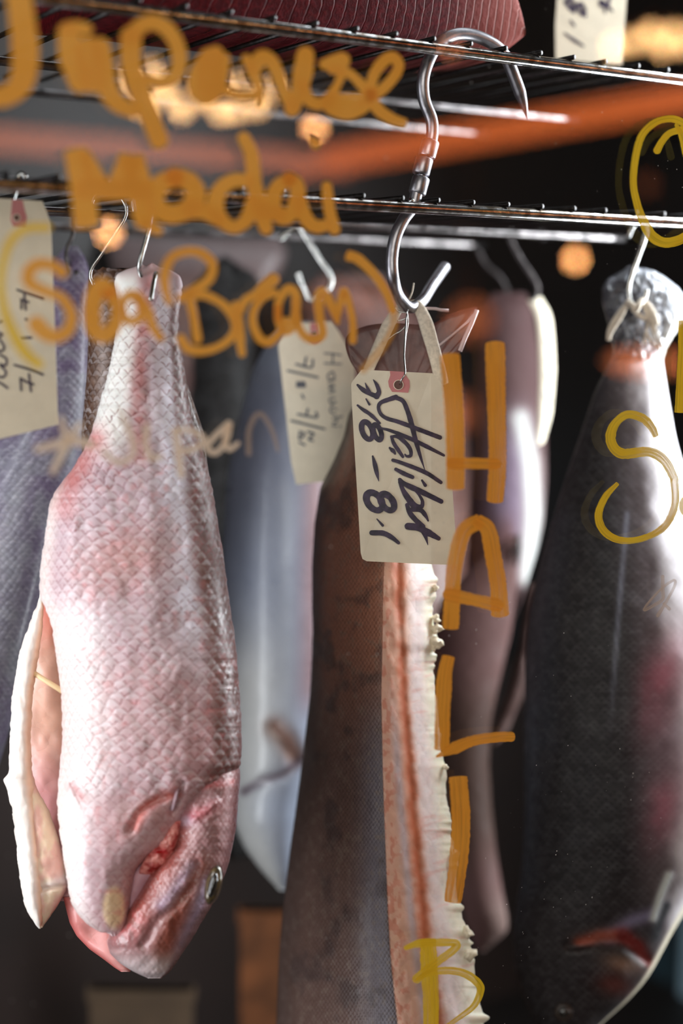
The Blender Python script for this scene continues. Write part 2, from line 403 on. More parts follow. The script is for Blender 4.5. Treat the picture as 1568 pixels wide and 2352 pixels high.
def loft(name, rows, mat, parent, colf, dispf=None, nr=200, nf=60, nb=14, ex=2.0, rag=0, mask=1.0, sm=None, tilt=0.0, endround=True, wav=0):
    # rows: v, left, right, depth, thickness
    sm = sm or (max(3, nr//28)//2*2+1)
    v, L, R, dc, t = rows_interp(rows, nr, sm)
    if rag:
        n = fbm(v/9.0, v*0+3.3, 3)-0.5; n2 = fbm(v/9.0, v*0+9.3, 3)-0.5
        L = L+n*rag; R = R+n2*rag
    a = np.maximum((R-L)/2, 0.5)[:, None]; uc = ((L+R)/2)[:, None]
    thf = np.linspace(math.pi, 0, nf); thb = np.linspace(0, -math.pi, nb+2)[1:-1]
    th = np.concatenate([thf, thb])[None, :]
    x = np.cos(th); s = np.sin(th); f = np.sign(s)*np.abs(s)**(2/ex)
    U = uc+a*x; V = np.broadcast_to(v[:, None], U.shape).copy()
    tt = t[:, None].copy()
    if endround:
        k = np.clip(np.minimum(np.arange(nr), np.arange(nr)[::-1])/(0.03*nr), 0, 1); tt = tt*np.sqrt(1-(1-k)**2+1e-4)[:, None]
    D = dc[:, None]-tt*f+tilt*x
    if wav: V = V+wav*(fbm(U/14, V*0+2, 3)-0.5)*((np.arange(nr) < 3) | (np.arange(nr) > nr-4))[:, None]
    if dispf is not None: D = D-dispf(U, V)*np.clip(f, 0, 1)**0.5
    xx = np.broadcast_to(x, U.shape)
    C = colf(U, V, xx)
    mk = mask(U, V, xx) if callable(mask) else mask
    return grid_solid(name, U, V, D, mat, parent, C, mk, suvx=np.arcsin(np.clip(xx, -1, 1))*a*0.75+uc)
def const(c, n=0.1, sc_=40.0):
    def f(U, V, x):
        k = fbm(U/sc_, V/sc_, 4)[..., None]-0.5
        return np.clip(np.asarray(c)+k*n*2, 0, 1)
    return f

# ------------------------------------------------------------------ red sea bream, front left
fish1 = thing('sea_bream', 'pink-scaled sea bream hanging head down, belly cut open, front left', 'fish', P(340, 640, 0.84))
body = [(606, 335, 352, .842, .002), (612, 312, 372, .842, .003), (622, 278, 398, .842, .004), (634, 264, 414, .842, .005), (655, 264, 419, .842, .006), (700, 270, 414, .842, .010), (760, 268, 411, .842, .014),
 (850, 250, 424, .842, .018), (950, 222, 438, .842, .022), (1000, 208, 452, .842, .024), (1040, 188, 468, .842, .026), (1080, 164, 478, .842, .028), (1120, 132, 487, .842, .030), (1150, 115, 492, .842, .031),
 (1200, 108, 500, .842, .033), (1300, 92, 517, .842, .036), (1370, 90, 525, .842, .038), (1410, 110, 531, .842, .038), (1450, 121, 537, .842, .038), (1500, 128, 543, .842, .038), (1600, 141, 551, .842, .038),
 (1700, 143, 556, .842, .037), (1760, 137, 552, .842, .036), (1800, 133, 520, .841, .034), (1850, 131, 455, .840, .031), (1900, 136, 412, .838, .029), (1935, 140, 395, .837, .027), (1970, 146, 336, .836, .025), (2000, 150, 310, .835, .023),
 (2050, 157, 302, .834, .020), (2085, 168, 296, .834, .017), (2120, 195, 290, .834, .013), (2140, 225, 282, .834, .009), (2150, 250, 272, .834, .004)]
LATERAL = [(330, 620), (345, 900), (385, 1200), (420, 1450), (450, 1700), (430, 1800)]
def c_body(U, V, x):
    n = fbm(U/60, V/60, 4); n2 = fbm(U/16+9, V/16, 3)
    c = np.broadcast_to(np.array([0.78, 0.68, 0.71]), U.shape+(3,))
    c = mixc(c, (0.93, 0.92, 0.98), np.clip(along(U, V, [(380, 700), (400, 1000), (435, 1300), (455, 1500), (460, 1650)], 50)*1.1*(0.5+n*0.9)*(1-0.6*sst(1450, 1700, V)), 0, 1))  # lavender-white highlight along the flank, painted into the skin colour
    c = mixc(c, (0.93, 0.90, 0.89), sst(-0.15, -0.80, x)*sst(1330, 1450, V))
    c = mixc(c, (0.93, 0.92, 0.90), sst(-0.05, -0.5, x)*(1-sst(1000, 1080, V)))
    c = mixc(c, (0.92, 0.86, 0.84), sst(-0.80, -0.97, x)*sst(1000, 1100, V))
    c = mixc(c, (0.76, 0.45, 0.44), np.clip(along(U, V, [(345, 620), (325, 800), (318, 900), (322, 1050)], 20)*(0.25+n2*0.7), 0, 1))
    c = mixc(c, (0.80, 0.47, 0.46), np.clip(along(U, V, [(215, 1010), (190, 1050), (160, 1110), (150, 1160)], 32)*0.85*(0.3+n), 0, 1))
    c = mixc(c, (0.80, 0.52, 0.48), np.clip(blob(U, V, 270, 1290, 120, 70, -20)*0.55*(0.5+n), 0, 1))
    c = mixc(c, (0.82, 0.60, 0.58), np.clip(blob(U, V, 330, 1650, 150, 190, 0)*0.42, 0, 1))
    c = mixc(c, (0.72, 0.50, 0.50), np.clip(blob(U, V, 470, 1680, 80, 170, 0)*0.55*(0.5+n), 0, 1))
    c = mixc(c, (0.78, 0.60, 0.60), np.clip(sst(1780, 1880, V)*sst(150, 260, U)*0.7*(0.5+n), 0, 1))
    c = mixc(c, (0.78, 0.42, 0.38), np.clip(along(U, V, [(310, 1900), (330, 1855), (370, 1830), (405, 1822)], 12)*0.9, 0, 1))
    c = mixc(c, (0.75, 0.42, 0.42), np.clip(along(U, V, [(165, 1805), (185, 1830)], 12)*0.5, 0, 1))
    c = mixc(c, (1.0, 0.87, 0.69), sst(1.0, 0.35, ((U-262)/32)**2+((V-2085)/58)**2)*0.9)
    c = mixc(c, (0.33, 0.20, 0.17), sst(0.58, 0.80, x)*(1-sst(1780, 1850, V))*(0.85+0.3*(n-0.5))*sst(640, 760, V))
    c = mixc(c, (0.85, 0.74, 0.75), (1-sst(615, 650, V))*0.8)
    c = mixc(c, (0.80, 0.36, 0.36), np.clip((n2-0.60)*3.0, 0, 1)*0.4*sst(1000, 1100, V)*sst(-0.9, -0.6, x))
    return np.clip(c+(n2[..., None]-0.5)*0.06, 0, 1)
def d_body(U, V):
    n = fbm(U/50, V/90, 3)-0.5
    d = n*0.004
    d = d-0.0035*along(U, V, [(300, 1905), (318, 1868), (360, 1838), (410, 1820)], 9)
    d = d+0.004*blob(U, V, 350, 1880, 40, 30)
    d = d-0.004*along(U, V, [(395, 1870), (410, 1835), (420, 1800)], 7)
    d = d+0.0022*along(U, V, [(430, 1790), (470, 1800), (530, 1790)], 9)*(0.4+fbm(U/7, V/7, 3))
    d = d+0.0015*blob(U, V, 172, 1203, 11, 22)
    d = d-0.002*along(U, V, [(165, 1800), (190, 1850)], 7)
    return d
def m_body(U, V, x):
    return np.clip(sst(640, 700, V)*(1-sst(1800, 1850, V)*0.5)*(1-0.45*sst(-0.65, -0.95, x)), 0, 1)
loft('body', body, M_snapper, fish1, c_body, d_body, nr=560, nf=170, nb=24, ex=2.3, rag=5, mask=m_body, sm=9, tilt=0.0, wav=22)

head = [(1755, 480, 548, .846, .010), (1775, 455, 552, .846, .022), (1800, 430, 551, .846, .028), (1850, 402, 546, .846, .032), (1900, 398, 543, .846, .032), (1940, 396, 535, .846, .031), (1980, 366, 526, .846, .030), (2000, 345, 520, .846, .030),
 (2050, 314, 500, .846, .029), (2090, 288, 480, .846, .028), (2120, 272, 462, .846, .026), (2145, 250, 448, .846, .024), (2165, 245, 436, .846, .022), (2190, 252, 418, .846, .019), (2215, 278, 402, .846, .015), (2235, 312, 388, .846, .010), (2247, 340, 370, .846, .004)]
def c_head(U, V, x):
    n = fbm(U/30, V/30, 4); n2 = fbm(U/6, V/14, 3)
    c = np.broadcast_to(np.array([0.62, 0.45, 0.45]), U.shape+(3,))
    c = mixc(c, (0.66, 0.33, 0.29), np.clip(along(U, V, [(400, 1925), (375, 1990), (335, 2045), (310, 2100)], 34)*0.95, 0, 1))
    c = mixc(c, (0.56, 0.29, 0.23), np.clip(along(U, V, [(456, 2000), (428, 2065), (395, 2130), (375, 2190)], 26)*1.0, 0, 1))
    c = mixc(c, (0.66, 0.60, 0.72), np.clip(along(U, V, [(478, 2030), (455, 2100), (425, 2180)], 22)*0.8, 0, 1))
    c = mixc(c, (0.70, 0.62, 0.72), np.clip(along(U, V, [(440, 1990), (390, 2060), (370, 2080)], 15)*0.7, 0, 1))
    c = mixc(c, (0.80, 0.36, 0.36), np.clip(blob(U, V, 290, 2115, 38, 45)*0.8*sst(0.35, 0.6, n2), 0, 1))
    c = mixc(c, (0.82, 0.76, 0.76), sst(2165, 2225, V)*0.85)
    c = mixc(c, (0.72, 0.30, 0.33), np.clip(blob(U, V, 450, 1870, 45, 16, -25)*0.85, 0, 1))
    c = mixc(c, (0.72, 0.36, 0.36), np.clip(along(U, V, [(425, 1795), (470, 1805), (535, 1795)], 9)*n2*1.6, 0, 1))
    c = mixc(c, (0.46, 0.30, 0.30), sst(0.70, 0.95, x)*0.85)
    c = mixc(c, (0.86, 0.82, 0.90), np.clip(blob(U, V, 425, 1885, 20, 14)*0.7, 0, 1))
    return np.clip(c+(n[..., None]-0.5)*0.10, 0, 1)
def d_head(U, V):
    n = fbm(U/26, V/26, 3)-0.5; d = n*0.003
    d = d-0.0028*along(U, V, [(455, 1985), (440, 2040), (400, 2085), (365, 2110), (330, 2170)], 12)
    d = d+0.003*along(U, V, [(398, 1925), (372, 1990), (330, 2045), (305, 2090)], 16)
    d = d-0.0018*along(U, V, [(425, 2200), (405, 2150), (400, 2120)], 8)
    d = d-0.0035*blob(U, V, 490, 2032, 24, 56, -14)
    d = d+0.0012*along(U, V, [(440, 1885), (470, 1865), (500, 1840)], 7)
    return d
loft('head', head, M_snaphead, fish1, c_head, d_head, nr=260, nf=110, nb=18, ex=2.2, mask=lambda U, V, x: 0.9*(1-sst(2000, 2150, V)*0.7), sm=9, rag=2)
# gills and membrane seen through the slit
loft('gill', [(1885, 395, 418, .828, .004), (1920, 370, 412, .829, .007), (1955, 342, 402, .830, .008), (1990, 322, 380, .833, .007), (2010, 315, 350, .836, .004)], M_red, fish1, const((.8, .3, .3)), lambda U, V: 0.004*fbm(U/9, V/9, 3), nr=60, nf=30, nb=6, sm=3)
tag(fish1.children[-1], 'bright red gill filaments')
loft('gill_membrane', [(1978, 325, 365, .837, .004), (2010, 296, 352, .837, .006), (2050, 284, 330, .837, .006), (2095, 276, 305, .837, .004)], M_flesh, fish1, const((.78, .58, .62)), nr=40, nf=20, nb=6, sm=3)
# far gill cover under the jaw
loft('far_gill_cover', [(2060, 145, 200, .868, .006), (2090, 152, 225, .868, .010), (2120, 160, 262, .868, .012), (2150, 176, 275, .868, .012), (2180, 205, 285, .868, .012), (2205, 240, 292, .866, .010), (2222, 262, 300, .864, .006), (2232, 278, 300, .862, .003)],
 M_flesh, fish1, lambda U, V, x: mixc((0.86, 0.60, 0.58), (0.74, 0.34, 0.32), np.clip(np.abs(x)**2*0.9, 0, 1)), lambda U, V: -0.006*blob(U, V, 215, 2140, 35, 30, 45), nr=60, nf=36, nb=8, sm=3)
# the other flank, folded out by the belly cut
flap = [(1365, 90, 98, .858, .003), (1390, 84, 100, .858, .006), (1430, 68, 99, .858, .008), (1500, 44, 90, .858, .010), (1600, 27, 75, .858, .011), (1700, 22, 71, .858, .011), (1775, 20, 74, .858, .011), (1790, 6, 76, .858, .009), (1803, 12, 78, .858, .010), (1860, 28, 82, .858, .012),
 (1950, 38, 92, .858, .013), (2030, 46, 100, .858, .013), (2085, 58, 98, .858, .010), (2120, 78, 98, .858, .006), (2133, 88, 94, .858, .002)]
def c_flap(U, V, x):
    c = np.broadcast_to(np.array([0.93, 0.89, 0.86]), U.shape+(3,))
    c = mixc(c, (0.93, 0.74, 0.60), sst(0.1, 0.8, x)*0.8)
    return np.clip(c+(fbm(U/14, V/22, 3)[..., None]-0.5)*0.10, 0, 1)
loft('belly_flap', flap, M_flesh, fish1, c_flap, lambda U, V: 0.002*(fbm(U/18, V/30, 3)-0.5), nr=220, nf=30, nb=10, ex=2.0, rag=5, sm=5)
def c_cav(U, V, x):
    n = fbm(U/25, V/40, 3)
    c = mixc((0.86, 0.68, 0.60), (0.80, 0.58, 0.58), sst(1650, 1850, V))
    c = mixc(c, (0.84, 0.45, 0.36), (1-sst(1400, 1520, V))*0.8)
    return np.clip(c+(n[..., None]-0.5)*0.12, 0, 1)
loft('belly_cavity', [(1375, 92, 112, .872, .002), (1420, 84, 150, .878, .004), (1500, 72, 190, .882, .006), (1700, 60, 200, .886, .006), (1900, 60, 200, .886, .006), (2030, 100, 190, .880, .006), (2070, 125, 180, .872, .003)], M_flesh, fish1, c_cav, lambda U, V: 0.004*(fbm(U/30, V/50, 2)-0.5), nr=120, nf=30, nb=6, sm=5)
collar = [(1770, 56, 74, .862, .004), (1810, 50, 84, .862, .008), (1860, 46, 112, .862, .012), (1920, 46, 134, .862, .014), (1980, 50, 148, .862, .014), (2030, 54, 156, .862, .013), (2050, 58, 150, .862, .012), (2080, 66, 132, .862, .010), (2110, 78, 112, .862, .006), (2131, 88, 98, .862, .002)]
def c_collar(U, V, x):
    n = fbm(U/22, V/40, 4)
    c = mixc((0.95, 0.84, 0.72), (0.92, 0.72, 0.66), sst(0.35, 0.65, n))
    c = mixc(c, (0.90, 0.84, 0.84), np.clip(along(U, V, [(70, 2060), (110, 2035), (150, 2020)], 14), 0, 1)*0.7)
    return c
loft('collar_flesh', collar, M_flesh, fish1, c_collar, lambda U, V: 0.003*(fbm(U/20, V/35, 3)-0.5)-0.003*along(U, V, [(75, 2050), (110, 2040), (150, 2035)], 5), nr=120, nf=40, nb=8, sm=3, rag=3)
g = tube_geo(P(np.array([62, 100, 150]), np.array([1536, 1560, 1592]), np.array([.855, .85, .845])), 0.0016, 8)
mesh('spreader_stick', g[0], g[1], simple('pale_wood', (0.90, 0.78, 0.60), 0.6), fish1)
# eye
ec = P(490, 2032, 0.819)
def ellipsoid(c, ax, r, nu=28, nv=16):
    th = np.linspace(0, 2*math.pi, nu, endpoint=False); ph = np.linspace(0.02, math.pi-0.02, nv)
    V = np.array([c+ax[0]*r[0]*math.sin(p)*math.cos(t)+ax[1]*r[1]*math.sin(p)*math.sin(t)+ax[2]*r[2]*math.cos(p) for p in ph for t in th])
    Fc = [(i*nu+j, i*nu+(j+1) % nu, (i+1)*nu+(j+1) % nu, (i+1)*nu+j) for i in range(nv-1) for j in range(nu)]
    Fc += [tuple(range(nu)), tuple((nv-1)*nu+j for j in range(nu))[::-1]]
    return V, Fc
pa = 0.819/F; ang = math.radians(14)
ea = rt*math.cos(ang)+up*math.sin(ang)*-1; eb = rt*math.sin(ang)+up*math.cos(ang)
k = N('eye_glass'); k.pbr(Base_Color=(0.02, 0.018, 0.015, 1), Roughness=0.06, Coat_Weight=1.0)
M_pupil = k.m
M_gold = simple('gold_iris', (0.40, 0.33, 0.19), 0.25, 0.3, 300, 0.4, c2=(0.26, 0.22, 0.17), Coat_Weight=1.0)
V_, F_ = ellipsoid(ec, (ea, eb, fw), (19*pa, 46*pa, 0.006)); eye = mesh('eye', V_, F_, M_gold, fish1)
V_, F_ = ellipsoid(ec-fw*0.0035+up*0.0006, (ea, eb, fw), (11*pa, 30*pa, 0.0040)); mesh('pupil', V_, F_, M_pupil, eye)
# pectoral fin stub
loft('pectoral_fin', [(1805, 405, 413, .814, .0015), (1835, 398, 409, .814, .002), (1862, 391, 400, .815, .0015)], M_snaphead, fish1, const((.62, .50, .54)), nr=24, nf=12, nb=6, sm=1)

# ------------------------------------------------------------------ brown tailed fish just behind it
fish2 = thing('sea_bream', 'brown-scaled fish tail just behind the front pink bream', 'fish', P(280, 640, 0.90))
rows = [(618, 208, 385, .905, .002), (630, 202, 395, .905, .005), (700, 204, 400, .905, .010), (850, 200, 420, .905, .014), (1000, 186, 470, .905, .018), (1060, 190, 476, .905, .02), (1300, 175, 505, .91, .02), (1700, 180, 520, .915, .02), (1950, 220, 500, .915, .01), (2030, 280, 450, .915, .003)]
loft('body', rows, M_brown, fish2, lambda U, V, x: np.clip(mixc((0.33, 0.21, 0.14), (0.55, 0.46, 0.42), np.clip(along(U, V, [(238, 640), (232, 1050)], 20)*1.0, 0, 1))+(fbm(U/12, V/12, 3)[..., None]-0.5)*0.2, 0, 1), nr=160, nf=50, nb=8, wav=14)

# ------------------------------------------------------------------ purple grey fish at the left edge
fish3 = thing('sea_bream', 'blurred purple-grey fish behind the left price tag', 'fish', P(140, 600, 0.98))
rows = [(565, 150, 178, .98, .003), (590, 128, 196, .98, .007), (650, 104, 212, .98, .014), (700, 90, 214, .98, .02), (850, 60, 214, .98, .028), (1000, -30, 206, .98, .036), (1100, -90, 180, .98, .04), (1200, -140, 140, .98, .044), (1350, -190, 112, .98, .048), (1500, -220, 75, .98, .048), (1620, -230, 38, .98, .045), (1700, -230, 15, .98, .04), (1850, -200, -30, .98, .03), (1950, -150, -80, .98, .01)]
def c3(U, V, x):
    n = fbm(U/30, V/30, 4)
    c = mixc((0.40, 0.34, 0.45), (0.49, 0.47, 0.53), sst(0.4, 0.65, n))
    c = mixc(c, (0.52, 0.52, 0.56), np.clip(along(U, V, [(40, 1050), (10, 1500)], 50), 0, 1)*0.8)
    return np.clip(c+(fbm(U/9, V/9, 2)[..., None]-0.5)*0.18, 0, 1)
loft('body', rows, M_grey, fish3, c3, nr=160, nf=60, nb=10)

# ------------------------------------------------------------------ black tail, rear
fish4 = thing('fish', 'blurred black fish with a ragged tail, behind the orange word Bream', 'fish', P(500, 620, 1.33))
rows = [(600, 500, 560, 1.33, .003), (612, 470, 590, 1.33, .004), (660, 440, 600, 1.33, .006), (730, 450, 590, 1.33, .014), (850, 440, 580, 1.33, .03), (1000, 430, 600, 1.33, .04), (1400, 400, 640, 1.33, .05), (1800, 430, 620, 1.33, .04), (1950, 480, 580, 1.33, .01)]
loft('body', rows, M_bass, fish4, const((0.10, 0.095, 0.09), 0.06, 25), nr=90, nf=40, nb=8, wav=60, rag=14)

# ------------------------------------------------------------------ silver blue amberjack behind the second tag
fish5 = thing('yellowtail', 'blurred silver-blue fish hanging between the pink bream and the halibut', 'fish', P(670, 760, 1.13))
rows = [(740, 655, 745, 1.13, .006), (790, 612, 765, 1.13, .016), (850, 580, 780, 1.13, .026), (960, 548, 792, 1.13, .036), (1100, 520, 796, 1.13, .044), (1300, 510, 796, 1.13, .048), (1500, 516, 790, 1.13, .048), (1700, 526, 770, 1.13, .046), (1800, 530, 750, 1.13, .042), (1890, 536, 722, 1.13, .036), (1950, 562, 702, 1.13, .028), (2000, 600, 686, 1.13, .018), (2045, 642, 662, 1.13, .004)]
def c5(U, V, x):
    n = fbm(U/50, V/90, 4)
    c = np.broadcast_to(np.array([0.58, 0.61, 0.68]), U.shape+(3,))
    c = mixc(c, (0.74, 0.74, 0.73), sst(1300, 1600, V)*sst(0.5, -0.6, x))
    c = mixc(c, (0.52, 0.42, 0.44), sst(0.05, 0.5, x)*(1-sst(1560, 1680, V)))
    c = mixc(c, (0.46, 0.48, 0.58), np.clip(blob(U, V, 600, 980, 70, 130), 0, 1)*0.5)
    c = mixc(c, (0.46, 0.31, 0.25), np.clip(along(U, V, [(632, 1672), (658, 1700), (675, 1735)], 24)*0.9, 0, 1))
    c = mixc(c, (0.36, 0.30, 0.33), np.clip(along(U, V, [(560, 1818), (600, 1795), (650, 1778), (690, 1745)], 9)*1.1, 0, 1))
    c = mixc(c, (0.62, 0.66, 0.74), np.clip(blob(U, V, 640, 1850, 60, 60), 0, 1)*0.6)
    return np.clip(c+(n[..., None]-0.5)*0.10, 0, 1)
loft('body', rows, M_smooth, fish5, c5, lambda U, V: -0.003*along(U, V, [(560, 1818), (600, 1795), (650, 1778), (690, 1745)], 14)-0.003*along(U, V, [(632, 1672), (655, 1700), (675, 1735)], 20), nr=200, nf=70, nb=10)


# ------------------------------------------------------------------ halibut
fish6 = thing('halibut', 'tall brown-skinned halibut slab with pale cut flesh, behind the large front tag', 'fish', P(930, 760, 0.91))
hv = [(872, 852, 900, 1000), (950, 800, 890, 1000), (1000, 790, 888, 1000), (1060, 765, 886, 998), (1120, 735, 885, 992), (1200, 722, 884, 990), (1300, 716, 884, 992), (1350, 716, 882, 1000), (1400, 716, 880, 995), (1450, 718, 880, 1002), (1480, 716, 879, 1004), (1500, 716, 879, 994), (1600, 711, 877, 1000), (1700, 699, 879, 1010),
 (1760, 692, 880, 1022), (1850, 680, 883, 1029), (1950, 666, 887, 1041), (2050, 654, 891, 1051), (2100, 648, 893, 1062), (2150, 644, 896, 1074), (2200, 640, 899, 1086), (2300, 636, 909, 1100), (2352, 634, 915, 1110), (2460, 630, 925, 1122), (2520, 650, 930, 1110)]
def halibut():
    nr = 520; v, L, Cc, R = rows_interp(hv, nr, 7)
    rgn = (fbm(v/24, v*0+1.1, 4)-0.5)*14+np.clip(fbm(v/26, v*0+7.7, 3)-0.60, 0, 1)*60
    na, nb, nc = 70, 60, 12
    a = np.linspace(0, 1, na, endpoint=False)[None, :]; b = np.linspace(0, 1, nb)[None, :]; c = np.linspace(0, 1, nc+2)[None, 1:-1]
    L_, C_, R_ = L[:, None], Cc[:, None], R[:, None]
    U = np.concatenate([L_+(C_-L_)*a, C_+(R_-C_)*b+rgn[:, None]*b**7, R_+(L_-R_)*c], 1)
    dL, dC, dR = 0.990, 0.893, 0.925
    Da = dL+(dC-dL)*a-0.022*np.sin(a*math.pi)**0.8+0*L_
    Db = dC+(dR-dC)*b**1.2-0.004*np.sin(b*math.pi)+0*L_
    Dc = dR+0.03*np.sin(c*math.pi)+(dL+0.0-dR)*c+0*L_+0.02*np.sin(c*math.pi)
    D = np.concatenate([Da, Db, Dc], 1)
    V = np.broadcast_to(v[:, None], U.shape).copy()
    zone = np.concatenate([np.zeros(na), np.ones(nb), np.zeros(nc)])[None, :]+0*U
    q = np.concatenate([a[0], b[0], c[0]*0])[None, :]+0*U
    n = fbm(U/40, V/60, 4); n2 = fbm(U/9, V/13, 3); n3 = fbm(U/60+4, V/22, 3)
    # skin
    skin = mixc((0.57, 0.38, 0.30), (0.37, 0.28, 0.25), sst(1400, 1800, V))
    skin = mixc(skin, (0.40, 0.39, 0.43), np.clip(sst(0.55, 0.92, q)*sst(1500, 1800, V)*0.8, 0, 1))
    skin = mixc(skin, (0.44, 0.38, 0.33), sst(0.60, 0.74, n2)*0.4)
    skin = mixc(skin, (0.20, 0.16, 0.16), sst(0.55, 0.75, n)*0.45)
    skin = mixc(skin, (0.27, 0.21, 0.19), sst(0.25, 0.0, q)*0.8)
    # flesh
    uu = U-C_
    fl = mixc((0.86, 0.68, 0.60), (0.93, 0.86, 0.85), sst(0.35, 0.62, q))
    bl = np.interp(V, [1290, 1400, 1500, 1600, 1700, 1800, 1900, 2000, 2100, 2200, 2352], [914, 917, 922, 926, 935, 942, 951, 961, 970, 984, 1003])
    bw = np.interp(V, [1290, 1450, 1500, 1700, 2000, 2200, 2352], [13, 10, 10, 12, 15, 17, 18])
    fl = mixc(fl, (0.74, 0.70, 0.74), np.clip(np.exp(-((U-(bl-26))/11)**2)*sst(1500, 1800, V)*0.8, 0, 1))
    fl = mixc(fl, (0.72, 0.40, 0.28), np.clip(np.exp(-((U-bl-(n3-0.5)*14)/bw)**2)*1.0, 0, 1)*(1-0.75*blob(U, V, bl, 1455, 40, 20)))
    fl = mixc(fl, (0.76, 0.46, 0.38), np.clip(sst(0.5, 0.66, n2)*sst(0.30, 0.05, q), 0, 1)*0.65)
    fl = mixc(fl, (0.98, 0.95, 0.86), sst(0.68, 0.92, q)*0.9)
    band = sst(0.62, 0.75, fbm(U/60, V/13+U/50, 3))
    fl = mixc(fl, (0.88, 0.62, 0.58), band*sst(0.45, 0.6, q)*0.35)
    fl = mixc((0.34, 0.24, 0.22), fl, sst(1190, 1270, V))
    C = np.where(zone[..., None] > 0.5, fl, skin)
    C = np.clip(C+(n2[..., None]-0.5)*0.05, 0, 1)
    D = D-zone*(0.0012*(fbm(U/20, V/40, 2)-0.5)-0.0012*np.exp(-((U-bl)/9)**2))-(1-zone)*0.002*(n-0.5)
    # two meshes: skin side with back, and the cut face
    obs = []
    ks = list(range(na+1))
    cut = slice(na, na+nb)
    def patch(name, cols_, mat, close):
        Uc, Vc, Dc2, Cc2 = U[:, cols_], V[:, cols_], D[:, cols_], C[:, cols_]
        X = P(Uc, Vc, Dc2).reshape(-1, 3); m_ = len(cols_)
        Fc = []
        for i in range(nr-1):
            for j in range(m_-1): Fc.append((i*m_+j, i*m_+j+1, (i+1)*m_+j+1, (i+1)*m_+j))
        Fc.append(tuple(range(m_))); Fc.append(tuple((nr-1)*m_+j for j in range(m_))[::-1])
        suv = np.stack([Uc, Vc, np.ones_like(Uc)], -1).reshape(-1, 3)
        return mesh(name, X, Fc, mat, fish6, True, Cc2.reshape(-1, 3), suv)
    nall = na+nb+nc
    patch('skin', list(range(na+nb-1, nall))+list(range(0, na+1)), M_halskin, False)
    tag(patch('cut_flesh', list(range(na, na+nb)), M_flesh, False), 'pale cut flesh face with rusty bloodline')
halibut()
# torn white fringe tufts on the cut edge
rng = np.random.RandomState(3)
M_fat = simple('cream_fat', (0.93, 0.88, 0.78), 0.45, Coat_Weight=0.3)
for (u, v, r) in [(1000, 1350, 7), (1002, 1420, 9), (1003, 1445, 10), (1004, 1474, 12), (998, 1486, 9), (1022, 1762, 7), (1045, 1965, 9), (1046, 1985, 8), (1074, 2140, 12), (1078, 2190, 13)]:
    a_ = 0.925/F
    g = ellipsoid(P(u, v, 0.922), (rt, up, fw), (r*a_, r*0.9*a_, r*0.8*a_), 12, 8)
    nn = np.array([vnoise(np.array([q[0]*700+u]), np.array([q[2]*700+v]))[0]-0.4 for q in g[0]])
    g = (g[0]+(g[0]-g[0].mean(0))*nn[:, None]*1.5, g[1]); mesh('torn_fringe', g[0], g[1], M_fat, fish6)

# tail fin, dried and fanned
def fan(name, pts, depth, thick, mat, parent, hub, nray=26, bulge=0.01):
    # pts: outer edge polyline px; hub: (u,v)
    o = catmull(np.array(pts, float), 6); n = len(o); k = 14
    t = np.linspace(0.0, 1, k)[None, :]
    U = hub[0]+(o[:, 0:1]-hub[0])*t; V = hub[1]+(o[:, 1:2]-hub[1])*t
    fr = np.linspace(0, 1, n)[:, None]
    rip = (np.sin(fr*nray*2*math.pi)+np.sin(fr*nray*3.7+1))*0.00012*t
    D = depth+bulge*np.sin(fr*math.pi*2.2)*t+rip
    A = P(U, V, D); B = P(U, V, D+thick)
    V3 = np.concatenate([A.reshape(-1, 3), B.reshape(-1, 3)]); off = n*k; Fc = []
    for i in range(n-1):
        for j in range(k-1):
            a = i*k+j; Fc.append((a, a+1, a+k+1, a+k)); Fc.append((off+a, off+a+k, off+a+k+1, off+a+1))
        a = i*k+k-1; Fc.append((a, a+k, off+a+k, off+a))
    for i in (0, n-1):
        for j in range(k-1):
            a = i*k+j; Fc.append((a, off+a, off+a+1, a+1))
    return mesh(name, V3, Fc, mat, parent)
fan('tail_fin', [(850, 950), (832, 880), (800, 820), (795, 775), (835, 750), (900, 742), (985, 745), (1030, 722), (1068, 710), (1096, 706), (1090, 735), (1072, 772), (1058, 808), (1030, 822), (1008, 835), (1000, 880)], 0.912, 0.0018, M_fin, fish6, (925, 930), 22, 0.004)
g = join(tube_geo(P(np.array([1093, 1070, 1040, 1000]), np.array([716, 742, 768, 800]), np.array([.905, .907, .908, .909])), 0.0008, 6),
         tube_geo(P(np.array([978, 1000, 1012, 1030]), np.array([708, 709, 712, 713]), np.array([.908]*4)), 0.0011, 6),
         tube_geo(P(np.array([1095, 1082, 1068, 1056]), np.array([712, 745, 775, 806]), np.array([.905]*4)), 0.0016, 6))
mesh('fin_edge', g[0], g[1], M_finlite, fish6)

# ------------------------------------------------------------------ sea bass on the right
fish7 = thing('sea_bass', 'large dark-backed sea bass with white belly at the right edge', 'fish', P(1465, 640, 1.0))
dB = 1.03
bass = [(805, 1412, 1520, dB, .014), (830, 1400, 1521, dB, .018), (900, 1366, 1532, dB, .024), (1000, 1332, 1549, dB, .030), (1100, 1297, 1576, dB, .038), (1200, 1266, 1608, dB, .046), (1300, 1238, 1648, dB, .054), (1400, 1216, 1690, dB, .060), (1500, 1206, 1725, dB, .064),
 (1700, 1202, 1750, dB, .066), (1850, 1203, 1730, dB, .064), (1950, 1200, 1680, dB, .060), (2020, 1194, 1625, dB, .056), (2080, 1184, 1582, dB, .052), (2140, 1176, 1545, dB, .048), (2190, 1176, 1518, dB, .044), (2230, 1180, 1497, dB, .040), (2260, 1188, 1476, dB, .036), (2300, 1205, 1440, dB, .032), (2352, 1232, 1380, dB, .026), (2400, 1262, 1340, dB, .016), (2425, 1285, 1315, dB, .004)]
